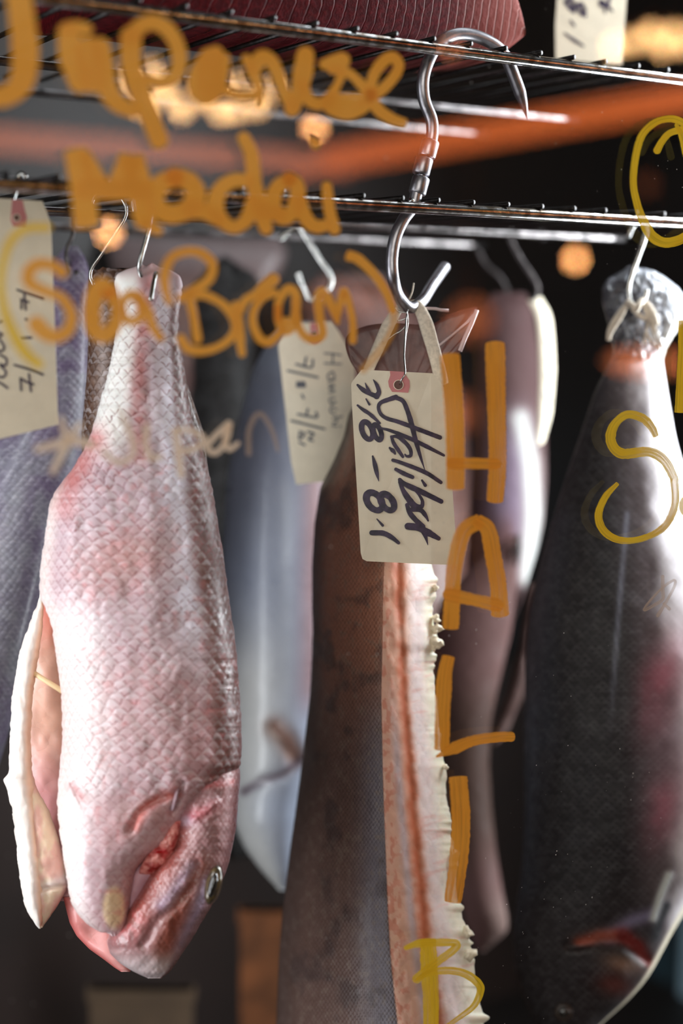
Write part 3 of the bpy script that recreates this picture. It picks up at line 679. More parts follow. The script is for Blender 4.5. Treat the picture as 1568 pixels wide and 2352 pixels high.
def c7(U, V, x):
    n = fbm(U/45, V/70, 4); n2 = fbm(U/10, V/12, 3)
    wb = np.interp(V, [800, 900, 1100, 1300, 1500, 1700, 1900, 2100, 2300], [1462, 1468, 1490, 1512, 1532, 1550, 1550, 1540, 1560])
    c = mixc((0.13, 0.12, 0.13), (0.34, 0.30, 0.31), sst(-130, -20, U-wb))
    c = mixc(c, (0.92, 0.90, 0.92), sst(-38, 34, U-wb+(n-0.5)*50))
    c = mixc(c, (0.18, 0.20, 0.24), np.clip(along(U, V, [(1290, 1200), (1255, 1450), (1250, 1700)], 34)*0.5, 0, 1))
    c = mixc(c, (0.60, 0.62, 0.70), np.clip(along(U, V, [(1440, 1180), (1425, 1350), (1415, 1480), (1400, 1700)], 6)*0.65*(1-sst(1450, 1750, V)), 0, 1))
    c = mixc(c, (0.66, 0.36, 0.42), np.clip(blob(U, V, 1520, 1580, 50, 110, 15)*0.9*(0.4+n), 0, 1))
    c = mixc(c, (0.66, 0.38, 0.44), np.clip(blob(U, V, 1525, 1850, 45, 90, 15)*0.8*(0.4+n), 0, 1))
    c = mixc(c, (0.52, 0.42, 0.46), np.clip(blob(U, V, 1540, 1720, 60, 90)*0.5, 0, 1))
    c = mixc(c, (0.17, 0.15, 0.16), sst(2020, 2130, V)*sst(-10, -60, U-wb)*0.7)
    c = mixc(c, (0.50, 0.47, 0.58), np.clip(along(U, V, [(1400, 2150), (1450, 2115), (1500, 2100)], 18)*0.9, 0, 1))
    c = mixc(c, (0.70, 0.36, 0.28), np.clip(along(U, V, [(1330, 2165), (1375, 2150), (1412, 2148)], 15)*1.0, 0, 1))
    c = mixc(c, (0.50, 0.14, 0.12), np.clip(along(U, V, [(1432, 2150), (1465, 2175), (1482, 2210)], 17)*1.2, 0, 1))
    c = mixc(c, (0.13, 0.11, 0.11), np.clip(along(U, V, [(1305, 2178), (1360, 2180), (1430, 2185), (1480, 2225)], 7)*1.2, 0, 1))
    c = mixc(c, (0.55, 0.42, 0.34), np.clip(blob(U, V, 1430, 2215, 45, 22, 15)*0.9, 0, 1))
    c = mixc(c, (0.42, 0.19, 0.16), np.clip(blob(U, V, 1412, 2262, 42, 26, 10)*0.9, 0, 1))
    c = mixc(c, (0.88, 0.84, 0.74), sst(0.90, 0.985, x)*sst(2020, 2080, V))
    c = mixc(c, (0.12, 0.13, 0.16), np.clip(along(U, V, [(1530, 2080), (1512, 2120), (1505, 2150)], 10)*1.1, 0, 1))
    c = mixc(c, (0.82, 0.84, 0.82), np.clip(along(U, V, [(1535, 2010), (1515, 2060), (1500, 2110)], 9)*1.1, 0, 1))
    return np.clip(c+(n2[..., None]-0.5)*0.06, 0, 1)
def d7(U, V):
    d = 0.004*(fbm(U/60, V/90, 3)-0.5)
    d = d-0.006*along(U, V, [(1310, 2172), (1370, 2162), (1430, 2160), (1482, 2205)], 13)
    d = d+0.004*blob(U, V, 1410, 2240, 60, 35)
    d = d+0.0025*along(U, V, [(1535, 2010), (1515, 2060), (1500, 2110)], 11)
    return d
loft('body', bass, M_bass, fish7, c7, d7, nr=360, nf=110, nb=14, ex=2.1, mask=0.7)
V_, F_ = ellipsoid(P(1294, 2325, dB-.033), (rt, up, fw), (0.0068, 0.0068, 0.003)); eye7 = mesh('eye', V_, F_, simple('dull_eye', (0.22, 0.18, 0.16), 0.4), fish7)
V_, F_ = ellipsoid(P(1294, 2325, dB-.0355), (rt, up, fw), (0.0036, 0.0036, 0.002)); mesh('pupil', V_, F_, M_pupil, eye7)
# dried silvery tail
tailr = [(614, 1448, 1486, dB, .003), (624, 1424, 1506, dB, .006), (640, 1396, 1530, dB, .009), (665, 1382, 1562, dB, .011), (700, 1384, 1574, dB, .013), (735, 1394, 1566, dB, .014), (770, 1402, 1548, dB, .015), (800, 1410, 1528, dB, .016), (825, 1405, 1522, dB, .016)]
def c7t(U, V, x):
    n = fbm(U/13, V/20, 4)
    c = mixc((0.20, 0.20, 0.23), (0.78, 0.80, 0.84), np.clip(sst(0.30, 0.68, n+0.30*(x-0.1)), 0, 1))
    return mixc(c, (0.86, 0.84, 0.80), sst(0.55, 0.95, x)*sst(690, 760, V))
loft('tail_fin', tailr, M_smooth, fish7, c7t, lambda U, V: 0.010*(fbm(U/16, V/24, 4)-0.5), nr=90, nf=80, nb=8, rag=5, sm=3, wav=20)

# ------------------------------------------------------------------ fish behind the word HALIBUT
fish8 = thing('fish', 'blurred fish with pale silver flank behind the orange letters H and A', 'fish', P(1170, 690, 1.25))
rows = [(672, 1130, 1205, 1.255, .006), (700, 1108, 1222, 1.255, .014), (800, 1096, 1238, 1.255, .022), (900, 1090, 1248, 1.255, .028), (1000, 1086, 1253, 1.255, .032), (1100, 1080, 1254, 1.255, .034), (1200, 1075, 1246, 1.255, .034), (1260, 1072, 1232, 1.255, .032), (1320, 1070, 1214, 1.255, .028), (1380, 1070, 1195, 1.255, .02), (1440, 1080, 1170, 1.255, .006)]
def c8(U, V, x):
    c = mixc((0.30, 0.22, 0.22), (0.42, 0.36, 0.42), sst(880, 1050, V)*sst(0.9, 0.2, np.abs(x)))
    c = mixc(c, (0.66, 0.66, 0.65), np.clip(along(U, V, [(1195, 960), (1218, 1060), (1226, 1180), (1214, 1330)], 22)*1.2, 0, 1))
    c = mixc(c, (0.36, 0.24, 0.22), sst(1150, 1250, V)*sst(1195, 1165, U)*0.8)
    return c
loft('body', rows, M_dull, fish8, c8, nr=100, nf=50, nb=8)
loft('belly_flap', [(1230, 1172, 1188, 1.215, .003), (1300, 1085, 1186, 1.215, .012), (1380, 1010, 1182, 1.215, .018), (1450, 990, 1174, 1.215, .02), (1550, 990, 1150, 1.215, .02), (1650, 1000, 1128, 1.215, .02), (1750, 1010, 1122, 1.215, .02), (1850, 1020, 1128, 1.215, .02), (1950, 1035, 1138, 1.215, .02), (2050, 1050, 1154, 1.215, .02), (2105, 1065, 1165, 1.215, .018), (2140, 1075, 1166, 1.215, .014), (2170, 1090, 1130, 1.215, .008), (2185, 1095, 1112, 1.215, .003)],
 M_dull, fish8, lambda U, V, x: mixc(mixc((0.30, 0.21, 0.20), (0.19, 0.125, 0.10), sst(1500, 1700, V)*(1-sst(1850, 2060, V))), (0.38, 0.31, 0.29), np.clip(sst(2000, 2120, V)*sst(-0.4, 0.6, x), 0, 1)), nr=100, nf=40, nb=8)
loft('flank_strip', [(1340, 1218, 1240, 1.24, .003), (1400, 1206, 1236, 1.24, .008), (1500, 1190, 1222, 1.24, .010), (1600, 1162, 1200, 1.24, .010), (1680, 1130, 1165, 1.24, .006), (1710, 1125, 1140, 1.24, .002)], M_dull, fish8, const((0.26, 0.19, 0.175)), nr=50, nf=20, nb=6)
g = P(np.array([1190, 1188, 1186]), np.array([1225, 1260, 1300]), np.array([1.205, 1.205, 1.205])); g = tube_geo(g, [0.001, 0.004, 0.001], 8)
mesh('belly_slit', g[0], g[1], M_dark, fish8)

# blurred fish at the very back
fish9 = thing('fish', 'blurred brown fish tail far behind the word Bream, left of the large hook', 'fish', P(800, 650, 1.5))
loft('body', [(630, 735, 870, 1.5, .01), (680, 690, 930, 1.5, .02), (760, 680, 990, 1.5, .03), (900, 700, 1060, 1.5, .04), (1100, 720, 1080, 1.5, .05), (1500, 740, 1100, 1.5, .05), (1900, 800, 1050, 1.5, .03)], M_brown, fish9, const((0.42, 0.29, 0.26), 0.1, 60), nr=60, nf=30, nb=8, mask=0.3)
fish10 = thing('fish', 'blurred grey-brown fish tail at the back, under the orange word Madai', 'fish', P(430, 570, 1.5))
loft('body', [(545, 260, 640, 1.5, .01), (580, 250, 660, 1.5, .02), (640, 260, 640, 1.5, .03), (720, 290, 560, 1.5, .03), (850, 330, 520, 1.5, .03), (1000, 330, 520, 1.5, .01)], M_grey, fish10, lambda U, V, x: mixc((0.42, 0.36, 0.36), (0.33, 0.21, 0.19), sst(590, 680, V)), nr=60, nf=30, nb=8, mask=0.2)

# ------------------------------------------------------------------ red loin on the top rack
def loin():
    t = thing('tuna_loin', 'dark red raw loin with pale grain lines, lying on the top rack', 'loin', case(0, 0.15, zU+0.006))
    sL = float(swz(Pw(235, -10, 0.12))[0]); sR = float(swz(Pw(1166, 66, 0.135))[0])
    n = 170; s = np.linspace(sL, sR, n); f = (s-sL)/(sR-sL)
    z0 = zU+0.0072
    h = 0.085*np.sqrt(np.clip(1-np.clip((f-0.80)/0.205, 0, 1)**2.2, 0.02, 1))*np.clip(0.5+f*6, 0, 1)
    wa = 0.116+0*s; wb = 0.240-0.10*np.clip((f-0.8)/0.2, 0, 1)**2
    # raise of the underside towards the tip
    lift = 0.016*np.clip((f-0.93)/0.07, 0, 1)**1.5
    ring = []
    m_ = 40
    for j in range(m_):
        a = 2*math.pi*j/m_; cx = math.copysign(abs(math.cos(a))**0.45, math.cos(a)); cy = math.copysign(abs(math.sin(a))**0.45, math.sin(a)); ring.append((cx, cy))
    V3 = []; 
    for i in range(n):
        for cx, cy in ring:
            w = (wa[i]+wb[i])/2+cx*(wb[i]-wa[i])/2; z = z0+lift[i]+max(h[i]-lift[i], 0.006)*(0.5+0.5*cy)
            V3.append(case(s[i], w-0.006*(1-cy)*0.0, z))
    V3 = np.array(V3); Fc = [(i*m_+j, i*m_+(j+1) % m_, (i+1)*m_+(j+1) % m_, (i+1)*m_+j) for i in range(n-1) for j in range(m_)]
    Fc += [tuple(range(m_)), tuple((n-1)*m_+j for j in range(m_))[::-1]]
    k = N('red_loin'); tc = k.n('ShaderNodeAttribute', attribute_name='suv').outputs['Vector']
    sp = k.n('ShaderNodeSeparateXYZ'); k.set(sp.inputs[0], tc)
    nz = k.noise(3.0, tc, 3)
    ph = k.M('ADD', k.M('MULTIPLY', k.M('POWER', sp.outputs[0], 1.6), 34.0), k.M('ADD', k.M('MULTIPLY', nz, 0.9), k.M('MULTIPLY', sp.outputs[1], -1.2)))
    fr = k.M('ABSOLUTE', k.M('SUBTRACT', k.M('FRACT', ph), 0.5))
    ln = k.M('MULTIPLY', k.ramp(fr, 0.06, 0.0), k.ramp(sp.outputs[0], 0.60, 0.86))
    fi = k.noise(330, None, 3)
    base = k.mix(k.ramp(fi, 0.4, 0.65), col4((0.26, 0.02, 0.05)), col4((0.35, 0.05, 0.08)))
    base = k.mix(k.ramp(sp.outputs[0], 0.75, 0.98), base, col4((0.52, 0.25, 0.22)))
    base = k.mix(k.M('MULTIPLY', ln, 0.45), base, col4((0.85, 0.66, 0.62)))
    hh = k.M('ADD', k.M('MULTIPLY', k.ramp(fr, 0.10, 0.0), -0.7), k.M('MULTIPLY', fi, 0.35))
    k.pbr(Base_Color=base, Roughness=0.6, Specular_IOR_Level=0.12, Normal=k.bump(hh, 1.0, 0.0012))
    suv = np.array([[f[i], ring[j][1]*0.5+0.5, ring[j][0]] for i in range(n) for j in range(m_)])
    mesh('flesh', V3, Fc, k.m, t, True, None, suv)
loin()

# ------------------------------------------------------------------ hooks
def wpath(pts, w, step=0.001):
    return catmull(np.array([Pw(np.array(a[0]), np.array(a[1]), np.array(a[2] if len(a) > 2 else w)) for a in pts]), step)
def pxpath(pts, d, step=0.002):
    p = np.array([P(np.array(a[0]), np.array(a[1]), np.array(a[2] if len(a) > 2 else d)) for a in pts]); return catmull(p, step)
hook = thing('meat_hook', 'large steel swivel meat hook with pointed tip, hanging from the top rack', 'hook', P(975, 300, 0.93))
dH = 0.885; WH = 0.093
pts = [(1211, 273), (1200, 232), (1182, 180), (1160, 130), (1130, 100), (1085, 81), (1045, 80), (1010, 98), (986, 135), (972, 180), (974, 228), (990, 272), (993, 300), (990, 326)]
pth = wpath(pts, WH); n = len(pth); L_ = np.concatenate([[0], np.cumsum(np.linalg.norm(np.diff(pth, axis=0), axis=1))])
rad = np.full(n, 14.3*dH/F); tipl = 0.017; rad = np.where(L_ < tipl, rad*np.clip(L_/tipl, 0.04, 1)**0.75, rad)
g = tube_geo(pth, rad, 20); mesh('upper_hook', g[0], g[1], M_steel, hook)
for (a, b) in [((990, 322), (979, 362)), ((976, 362), (965, 402)), ((968, 406), (957, 446))]:
    A = Pw(a[0], a[1], WH); B = Pw(b[0], b[1], WH); q = np.array([0, 0.03, 0.08, 0.1, 0.5, 0.9, 0.92, 0.97, 1])[:, None]
    pp = A*(1-q)+B*q; rr = 20*dH/F*np.array([0.62, 0.95, 1, 1.02, 1.02, 1.02, 1, 0.95, 0.62])
    g = tube_geo(pp, rr, 24); mesh('swivel_collar', g[0], g[1], M_steel, hook)
g = tube_geo(wpath([(989, 322), (957, 446)], WH), 12*dH/F, 14); mesh('swivel_pin', g[0], g[1], M_steel, hook)
pts = [(957, 440), (948, 474), (926, 505), (908, 545), (900, 595), (903, 640), (915, 680, .10), (940, 706, .104), (968, 692, .112), (992, 655, .122), (1022, 612, .134)]
pth = wpath(pts, WH); g = tube_geo(pth, 14.3*dH/F, 20); mesh('lower_hook', g[0], g[1], M_steel, hook)
V_, F_ = ellipsoid(Pw(944, 462, WH-0.0036), (rt, up, fw), (0.0022, 0.0022, 0.0022), 14, 8); mesh('rivet', V_, F_, M_zinc, hook)

def shook(label, paths, d, rpx, mat=M_zinc, cat='hook'):
    t = thing('wire_hook', label, 'hook', P(np.array(paths[0][0][0]), np.array(paths[0][0][1]), np.array(d)), 'thin wire hooks')
    gs = [tube_geo(pxpath(p, d, 0.0015), rpx*d/F, 10) for p in paths]; g = join(*gs)
    mesh('wire', g[0], g[1], mat, t); return t
shook('thin wire hook through the tail of the front pink bream', [[(308, 486, .835), (304, 462, .835), (314, 436, .835), (334, 424, .835), (346, 446, .835), (349, 490, .834), (338, 540, .833), (322, 600, .832), (321, 625, .836), (336, 660, .842), (352, 640, .842), (358, 628, .828), (353, 650, .822), (346, 690, .818)]], .83, 5.5)
shook('thin wire hook through the brown tail behind the pink bream', [[(211, 470), (216, 452), (232, 443), (255, 440), (275, 450), (289, 476), (286, 502), (262, 540), (230, 588), (213, 612), (207, 634), (215, 655)]], .88, 4.5)
shook('blurred wire hook carrying the left price tag', [[(60, 410, .80), (50, 398, .80), (40, 412, .80), (36, 440, .795), (28, 470, .79), (36, 492, .786)]], .79, 6)
shook('dull wire hook left of the brown tail, in front of the purple-grey fish', [[(150, 470), (163, 470), (171, 500), (167, 540), (152, 580), (160, 640), (168, 655), (176, 622)]], .97, 5, M_wire)
shook('blurred wire hook holding the second paper tag with small writing', [[(640, 552), (662, 532), (684, 520), (698, 540), (735, 598), (758, 632), (758, 655), (742, 672), (718, 690), (700, 672), (682, 626)]], 1.06, 7.5)
shook('blurred dark wire hook above the narrow side-on tag', [[(1248, 552), (1236, 524), (1212, 508), (1186, 510), (1170, 528), (1174, 555), (1198, 600), (1226, 642), (1233, 668), (1222, 690)]], 1.17, 7, M_wire)
shook('faint dark wire hook behind, right of the large steel hook', [[(1090, 560), (1112, 605), (1140, 630), (1158, 655), (1168, 690)]], 1.28, 7, M_wire)
shook('wire hook through the twine on the sea bass tail', [[(1441, 545, 1.0), (1452, 522, 1.0), (1466, 505, 1.0), (1482, 520, 1.0), (1480, 545, 1.0), (1466, 585, 1.0), (1450, 630, 1.0), (1442, 665, 1.0), (1448, 696, 1.0), (1466, 704, 1.0), (1478, 690, 1.0), (1485, 664, 1.0)]], 1.0, 6)

# ------------------------------------------------------------------ twine
def strap(pts, d, wpx, tpx, seg=12):
    pth = pxpath(pts, d, 0.0015); n = len(pth)
    g = tube_geo(pth, 1.0, seg); V = g[0].reshape(n, seg, 3); Q = V-pth[:, None]
    f = Q @ fw; side = Q-f[..., None]*fw
    wv = np.interp(np.linspace(0, 1, n), np.linspace(0, 1, len(wpx)), wpx) if hasattr(wpx, '__len__') else np.full(n, wpx)
    V = pth[:, None]+side*(wv*0.5*d/F)[:, None, None]+f[..., None]*fw*(tpx*0.5*d/F)
    return V.reshape(-1, 3), g[1]
tw = thing('twine_loop', 'off-white cotton twine looped over the large hook, holding the halibut', 'twine', P(938, 700, .91))
g = strap([(942, 698, .912), (958, 702, .905), (975, 735, .90), (990, 785, .90), (1004, 835, .90), (1014, 880, .905)], .90, [16, 28, 34, 31, 31, 32], 12); mesh('strand', g[0], g[1], M_twine, tw)
g = strap([(938, 698, .912), (920, 705, .905), (895, 740, .90), (872, 790, .90), (848, 845, .90), (836, 880, .905)], .90, [14, 22, 30, 28, 25, 25], 12); mesh('strand', g[0], g[1], M_twine, tw)
g = tube_geo(pxpath([(938, 690), (946, 672), (950, 650)], .905), 0.0005, 6); mesh('loose_thread', g[0], g[1], M_twine, tw)
tw2 = thing('twine_knot', 'knotted off-white twine around the sea bass tail', 'twine', P(1460, 700, 1.0))
g = join(strap([(1478, 690), (1490, 712), (1503, 740), (1506, 748)], 1.0, [14, 24, 26, 16], 14), strap([(1500, 745), (1512, 775), (1523, 802)], 1.0, 6, 6), strap([(1495, 745), (1505, 780), (1515, 806)], 1.0, 6, 6), strap([(1488, 740), (1482, 770), (1478, 790)], 1.0, 6, 6), strap([(1482, 762), (1500, 790), (1512, 800)], 1.0, 6, 6))
mesh('knot', g[0], g[1], M_twine, tw2)
g = strap([(1438, 700), (1420, 728), (1402, 758), (1396, 782)], 1.0, [12, 20, 18, 10], 8); mesh('tail_end', g[0], g[1], M_twine, tw2)
g = join(tube_geo(pxpath([(1440, 694, .995), (1452, 702, .99), (1458, 716, .99), (1466, 700, .99), (1476, 690, .995)], 1.0), 0.0022, 10), strap([(1450, 700), (1462, 720), (1485, 735)], 1.0, 12, 12)); mesh('knot_loop', g[0], g[1], M_twine, tw2)

# ------------------------------------------------------------------ flat cards and strokes
def dfun(u, v, d, du=0, dv=0, u0_=0, v0_=0): return d+du*(u-u0_)+dv*(v-v0_)
def card(name, poly, pl, thick, mat, parent, hole=None):
    poly = np.array(poly, float); d = pl(poly[:, 0], poly[:, 1]); A = P(poly[:, 0], poly[:, 1], d); B = A+fw*thick; n = len(poly)
    V = np.vstack([A, B]); Fc = [tuple(range(n)), tuple(range(2*n-1, n-1, -1))]+[(i, (i+1) % n, n+(i+1) % n, n+i) for i in range(n)]
    return mesh(name, V, Fc, mat, parent, smooth=False)
def ribbon(pts, w, step=3.0, cap=1.0):
    pts = [tuple(p) for p in pts]; c = catmull(np.array(pts, float), step)
    keep = np.concatenate([[True], np.linalg.norm(np.diff(c, axis=0), axis=1) > 1e-6]); c = c[keep]
    n = len(c); L = np.concatenate([[0], np.cumsum(np.linalg.norm(np.diff(c, axis=0), axis=1))])
    if not hasattr(w, '__len__'): w = [w, w]
    W = np.interp(L/L[-1], np.linspace(0, 1, len(w)), w)
    t = np.gradient(c, axis=0); t /= np.linalg.norm(t, axis=1)[:, None]+1e-9
    # end caps
    def ext(p, dirn, wv):
        k = 6; h = wv/2*cap; a = np.linspace(0, 1, k+1)[1:]
        return [p+dirn*h*x for x in a], [wv*math.sqrt(max(1-x*x, 0.02)) for x in a]
    p1, w1 = ext(c[0], -t[0], W[0]); p2, w2 = ext(c[-1], t[-1], W[-1])
    c = np.vstack([p1[::-1], c, p2]); W = np.concatenate([w1[::-1], W, w2]); t = np.vstack([[t[0]]*6, t, [t[-1]]*6])
    nrm = np.stack([-t[:, 1], t[:, 0]], 1)
    L = np.concatenate([[0], np.cumsum(np.linalg.norm(np.diff(c, axis=0), axis=1))])
    k = 5; off = np.linspace(-0.5, 0.5, k)
    jit = 1+0.07*(fbm(L/6, L*0+w1[0], 2)-0.5)*2
    pts2 = c[:, None]+nrm[:, None]*(off[None, :, None]*(W*jit)[:, None, None])
    Fc = [(i*k+j, i*k+j+1, (i+1)*k+j+1, (i+1)*k+j) for i in range(len(c)-1) for j in range(k-1)]
    suv = np.stack([np.repeat(L, k), (off[None, :]*W[:, None]).ravel(), np.zeros(len(c)*k)], -1)
    return pts2.reshape(-1, 2), Fc, suv
def strokes_on(name, strokes, place, mat, parent):
    V = []; Fc = []; S = []; k = 0
    for i, s in enumerate(strokes):
        p, f, suv = ribbon(s[0], s[1], cap=s[2] if len(s) > 2 else 1.0)
        suv[:, 2] = i*3.7; V.append(place(p[:, 0], p[:, 1], i)); Fc += [tuple(a+k for a in q) for q in f]; S.append(suv); k += len(p)
    return mesh(name, np.vstack(V), Fc, mat, parent, False, None, np.vstack(S))
def X(ox, oy, s, pts): return [(ox+a/s, oy+b/s) for a, b in pts]

def price_tag(label, poly, pl, d, ink, patch=None, hole=None, inkmat=M_ink, rnd=0, mat=M_tagp):
    c = np.mean(np.array(poly), 0)
    t = thing('paper_tag', label, 'tag', P(np.array(poly[0][0]*1.0), np.array(poly[0][1]*1.0), np.array(d)), 'manila price tags')
    card('card', poly, pl, 0.0005, mat, t)
    pt = t
    if patch: pt = card('eyelet_patch', patch, lambda u, v: pl(u, v)-0.0001, 0.0001, M_patch, t)
    if hole:
        hu, hv_, hr = hole; th = np.linspace(0, 2*math.pi, 28, endpoint=False)
        card('eyelet_hole', [(hu+hr*math.cos(a), hv_+hr*math.sin(a)) for a in th], lambda u, v: pl(u, v)-0.0002, 0.0001, M_hole, pt)
        rp = P(hu+hr*np.cos(np.append(th, 0)), hv_+hr*np.sin(np.append(th, 0)), pl(hu+hr*np.cos(np.append(th, 0)), hv_)-0.0003)
        g = tube_geo(rp, 0.00022, 6); mesh('eyelet_rim', g[0], g[1], M_tagp, t)
    if ink: strokes_on('ink_writing', ink, lambda u, v, i: P(u, v, pl(u, v)-0.00015-0.00001*i), inkmat, t)
    return t
pl1 = lambda u, v: 0.872+0.00003*(u-930)+0.00001*(v-1080)+1.6e-7*(u-930)**2
poly = [(806, 880), (830, 849)]+[(u, 849+(u-830)*0.052) for u in range(850, 992, 20)]+[(992, 857), (1012, 878), (1019, 890), (1024, 940), (1030, 1020), (1037, 1100), (1044, 1200), (1052, 1297), (1018, 1297)]+[(u, 1297-(1018-u)*0.045) for u in range(990, 850, -20)]+[(842, 1289), (832, 1284), (828, 1270), (824, 1200), (818, 1100), (812, 1000), (808, 930)]
XT = lambda pts: X(800, 840, 5.004, pts)
W = lambda *w: [x*1.12/5.004 for x in w]
def ell(cx, cy, rx, ry, ang, a0=0, a1=380):
    a = math.radians(ang); return [(cx+rx*math.cos(math.radians(t))*math.cos(a)-ry*math.sin(math.radians(t))*math.sin(a), cy+rx*math.cos(math.radians(t))*math.sin(a)+ry*math.sin(math.radians(t))*math.cos(a)) for t in np.linspace(a0, a1, 18)]
ink1 = [
 (XT([(105, 222), (165, 275), (240, 318), (320, 350)]), W(25, 50, 45, 50)), (XT([(322, 352), (350, 300), (325, 220), (284, 160)]), W(60, 45, 40, 8)), (XT([(250, 310), (215, 250), (192, 198)]), W(30, 30, 8)),
 (XT([(202, 382), (240, 445)]), W(14, 24)), (XT([(105, 455), (160, 500), (250, 560), (360, 660)]), W(22, 40, 38, 22)),
 (XT(ell(213, 745, 55, 105, -20)), W(48, 55, 60, 50)), (XT(ell(332, 765, 40, 92, -20)), W(50, 52, 55, 50)),
 (XT([(278, 1040), (300, 1120), (325, 1230), (348, 1325)]), W(18, 48, 44, 8)),
 (XT(ell(298, 1560, 75, 115, -38)), W(70, 62, 75, 60)), (XT(ell(446, 1568, 62, 105, -35)), W(70, 60, 72, 60)),
 (XT([(328, 1762), (393, 1835)]), W(12, 28)), (XT([(268, 1920), (400, 1925), (500, 1975), (575, 2035)]), W(52, 54, 50, 34)),
 (XT([(545, 360), (450, 392), (370, 425), (345, 480), (372, 555), (440, 605), (560, 640), (700, 690), (880, 760), (1050, 825)]), W(50, 45, 38, 38, 42, 44, 44, 44, 46, 46)),
 (XT([(545, 365), (625, 405), (672, 500), (722, 660), (770, 850), (822, 1030), (878, 1200)]), W(46, 46, 52, 52, 46, 30, 6)),
 (XT([(378, 718), (500, 752), (740, 850), (900, 930), (1095, 1030)]), W(22, 40, 42, 42, 26)),
 (XT([(492, 815), (560, 815), (650, 880), (710, 960), (715, 1030), (670, 1040), (650, 1020)]), W(28, 34, 42, 42, 40, 36, 18)), (XT([(495, 820), (520, 890), (570, 965), (625, 1045)]), W(30, 42, 40, 30)), (XT([(475, 945), (520, 985), (535, 1010)]), W(24, 46, 22)),
 (XT([(510, 1085), (600, 1112), (880, 1225), (1060, 1340)]), W(34, 42, 44, 38)), (XT([(545, 1190), (640, 1240), (735, 1280)]), W(36, 46, 40)), (XT([(845, 1318), (882, 1375)]), W(22, 34)),
 (XT([(590, 1310), (650, 1360), (850, 1455), (1065, 1560)]), W(40, 60, 54, 46)), (XT([(595, 1335), (625, 1425), (690, 1530), (760, 1610), (835, 1620), (850, 1560), (815, 1490), (770, 1440)]), W(44, 46, 60, 70, 60, 40, 30, 20)),
 (XT([(672, 1600), (705, 1690), (765, 1765), (850, 1850)]), W(40, 54, 54, 60)), (XT([(730, 1650), (830, 1660), (890, 1730), (915, 1782)]), W(46, 50, 44, 18)),
 (XT([(685, 1845), (800, 1860), (920, 1920), (1035, 1985)]), W(72, 66, 72, 44)), (XT([(850, 1880), (885, 1960), (913, 2060)]), W(60, 40, 6))]
tagH = price_tag('cream paper tag with large handwritten Halibut and dates, hanging on the big hook', poly, pl1, .872, ink1,
  patch=[(895, 852), (896, 862), (891, 876), (893, 888), (900, 900), (937, 902), (941, 888), (940, 874), (932, 862), (927, 854)], hole=(915, 884, 11))
tagH.children[1]['label'] = 'red eyelet patch'
gs = [tube_geo(pxpath([(918, 882, .868), (922, 872, .866), (930, 856, .866), (928, 820, .872), (929, 790, .875), (932, 740, .88), (936, 712, .89)], .87, .001), 0.00055, 6),
      tube_geo(pxpath([(915, 706), (925, 712), (934, 714), (938, 700), (938, 690)], .90, .001), 0.0005, 6),
      tube_geo(pxpath([(906, 705), (915, 716), (932, 718), (936, 726), (926, 734), (910, 737)], .899, .001), 0.0005, 6),
      tube_geo(pxpath([(935, 722), (932, 745), (920, 760), (905, 768), (890, 780), (878, 785)], .895, .001), 0.0004, 6),
      tube_geo(pxpath([(934, 715), (937, 740), (932, 770), (929, 800)], .886, .001), 0.0004, 6)]
g = join(*gs); mesh('tie_wire', g[0], g[1], M_zinc, tagH)

pl2 = lambda u, v: 1.02+0*u
XH = lambda pts: X(500, 400, 2.613, pts)
ink2 = []
def letters(px0, py0, sx, sy, text):
    out = []
    for st in text: out.append(([(px0+a*sx, py0+b*sy) for a, b in st], 4.2))
    return out
# Hamachi, written downwards: strokes traced in crop pixels
for st in [[(640, 1075), (740, 1085)], [(640, 1135), (740, 1140)], [(690, 1075), (690, 1140)], [(690, 1185), (660, 1205), (670, 1235), (700, 1220), (690, 1185)], [(700, 1235), (665, 1240)],
           [(665, 1260), (700, 1270), (665, 1285), (700, 1300), (668, 1315)], [(700, 1340), (670, 1350), (680, 1375), (710, 1365), (680, 1385)], [(710, 1410), (680, 1400), (678, 1430), (705, 1440)],
           [(745, 1455), (690, 1465)], [(712, 1465), (715, 1485), (690, 1495)], [(690, 1510), (715, 1512)], [(735, 1512), (738, 1514)]]:
    ink2.append((XH(st), 3.6))
for st in [[(470, 1140), (560, 1160), (570, 1115)], [(520, 1150), (530, 1100)], [(420, 1180), (600, 1220)], [(475, 1250), (520, 1250)], [(475, 1275), (520, 1275), (520, 1262), (475, 1262)], [(505, 1325), (515, 1345)],
           [(480, 1440), (590, 1460), (590, 1430)], [(530, 1450), (540, 1410)], [(440, 1480), (640, 1530)], [(490, 1545), (520, 1560), (490, 1590), (490, 1560)], [(540, 1545), (575, 1560), (545, 1590), (570, 1600)], [(490, 1610), (520, 1625)]]:
    ink2.append((XH(st), 5.0))
price_tag('blurred paper tag with small faint Hamachi writing, left of the large tag', [(638, 790), (652, 760), (664, 744), (762, 738), (780, 765), (800, 800), (814, 822), (817, 1000), (819, 1098), (680, 1113), (668, 1060), (655, 940)], pl2, 1.02, ink2, inkmat=M_inkf,
  patch=[(712, 742), (712, 760), (708, 778), (722, 790), (738, 778), (734, 760), (734, 741)], hole=(722, 768, 7))

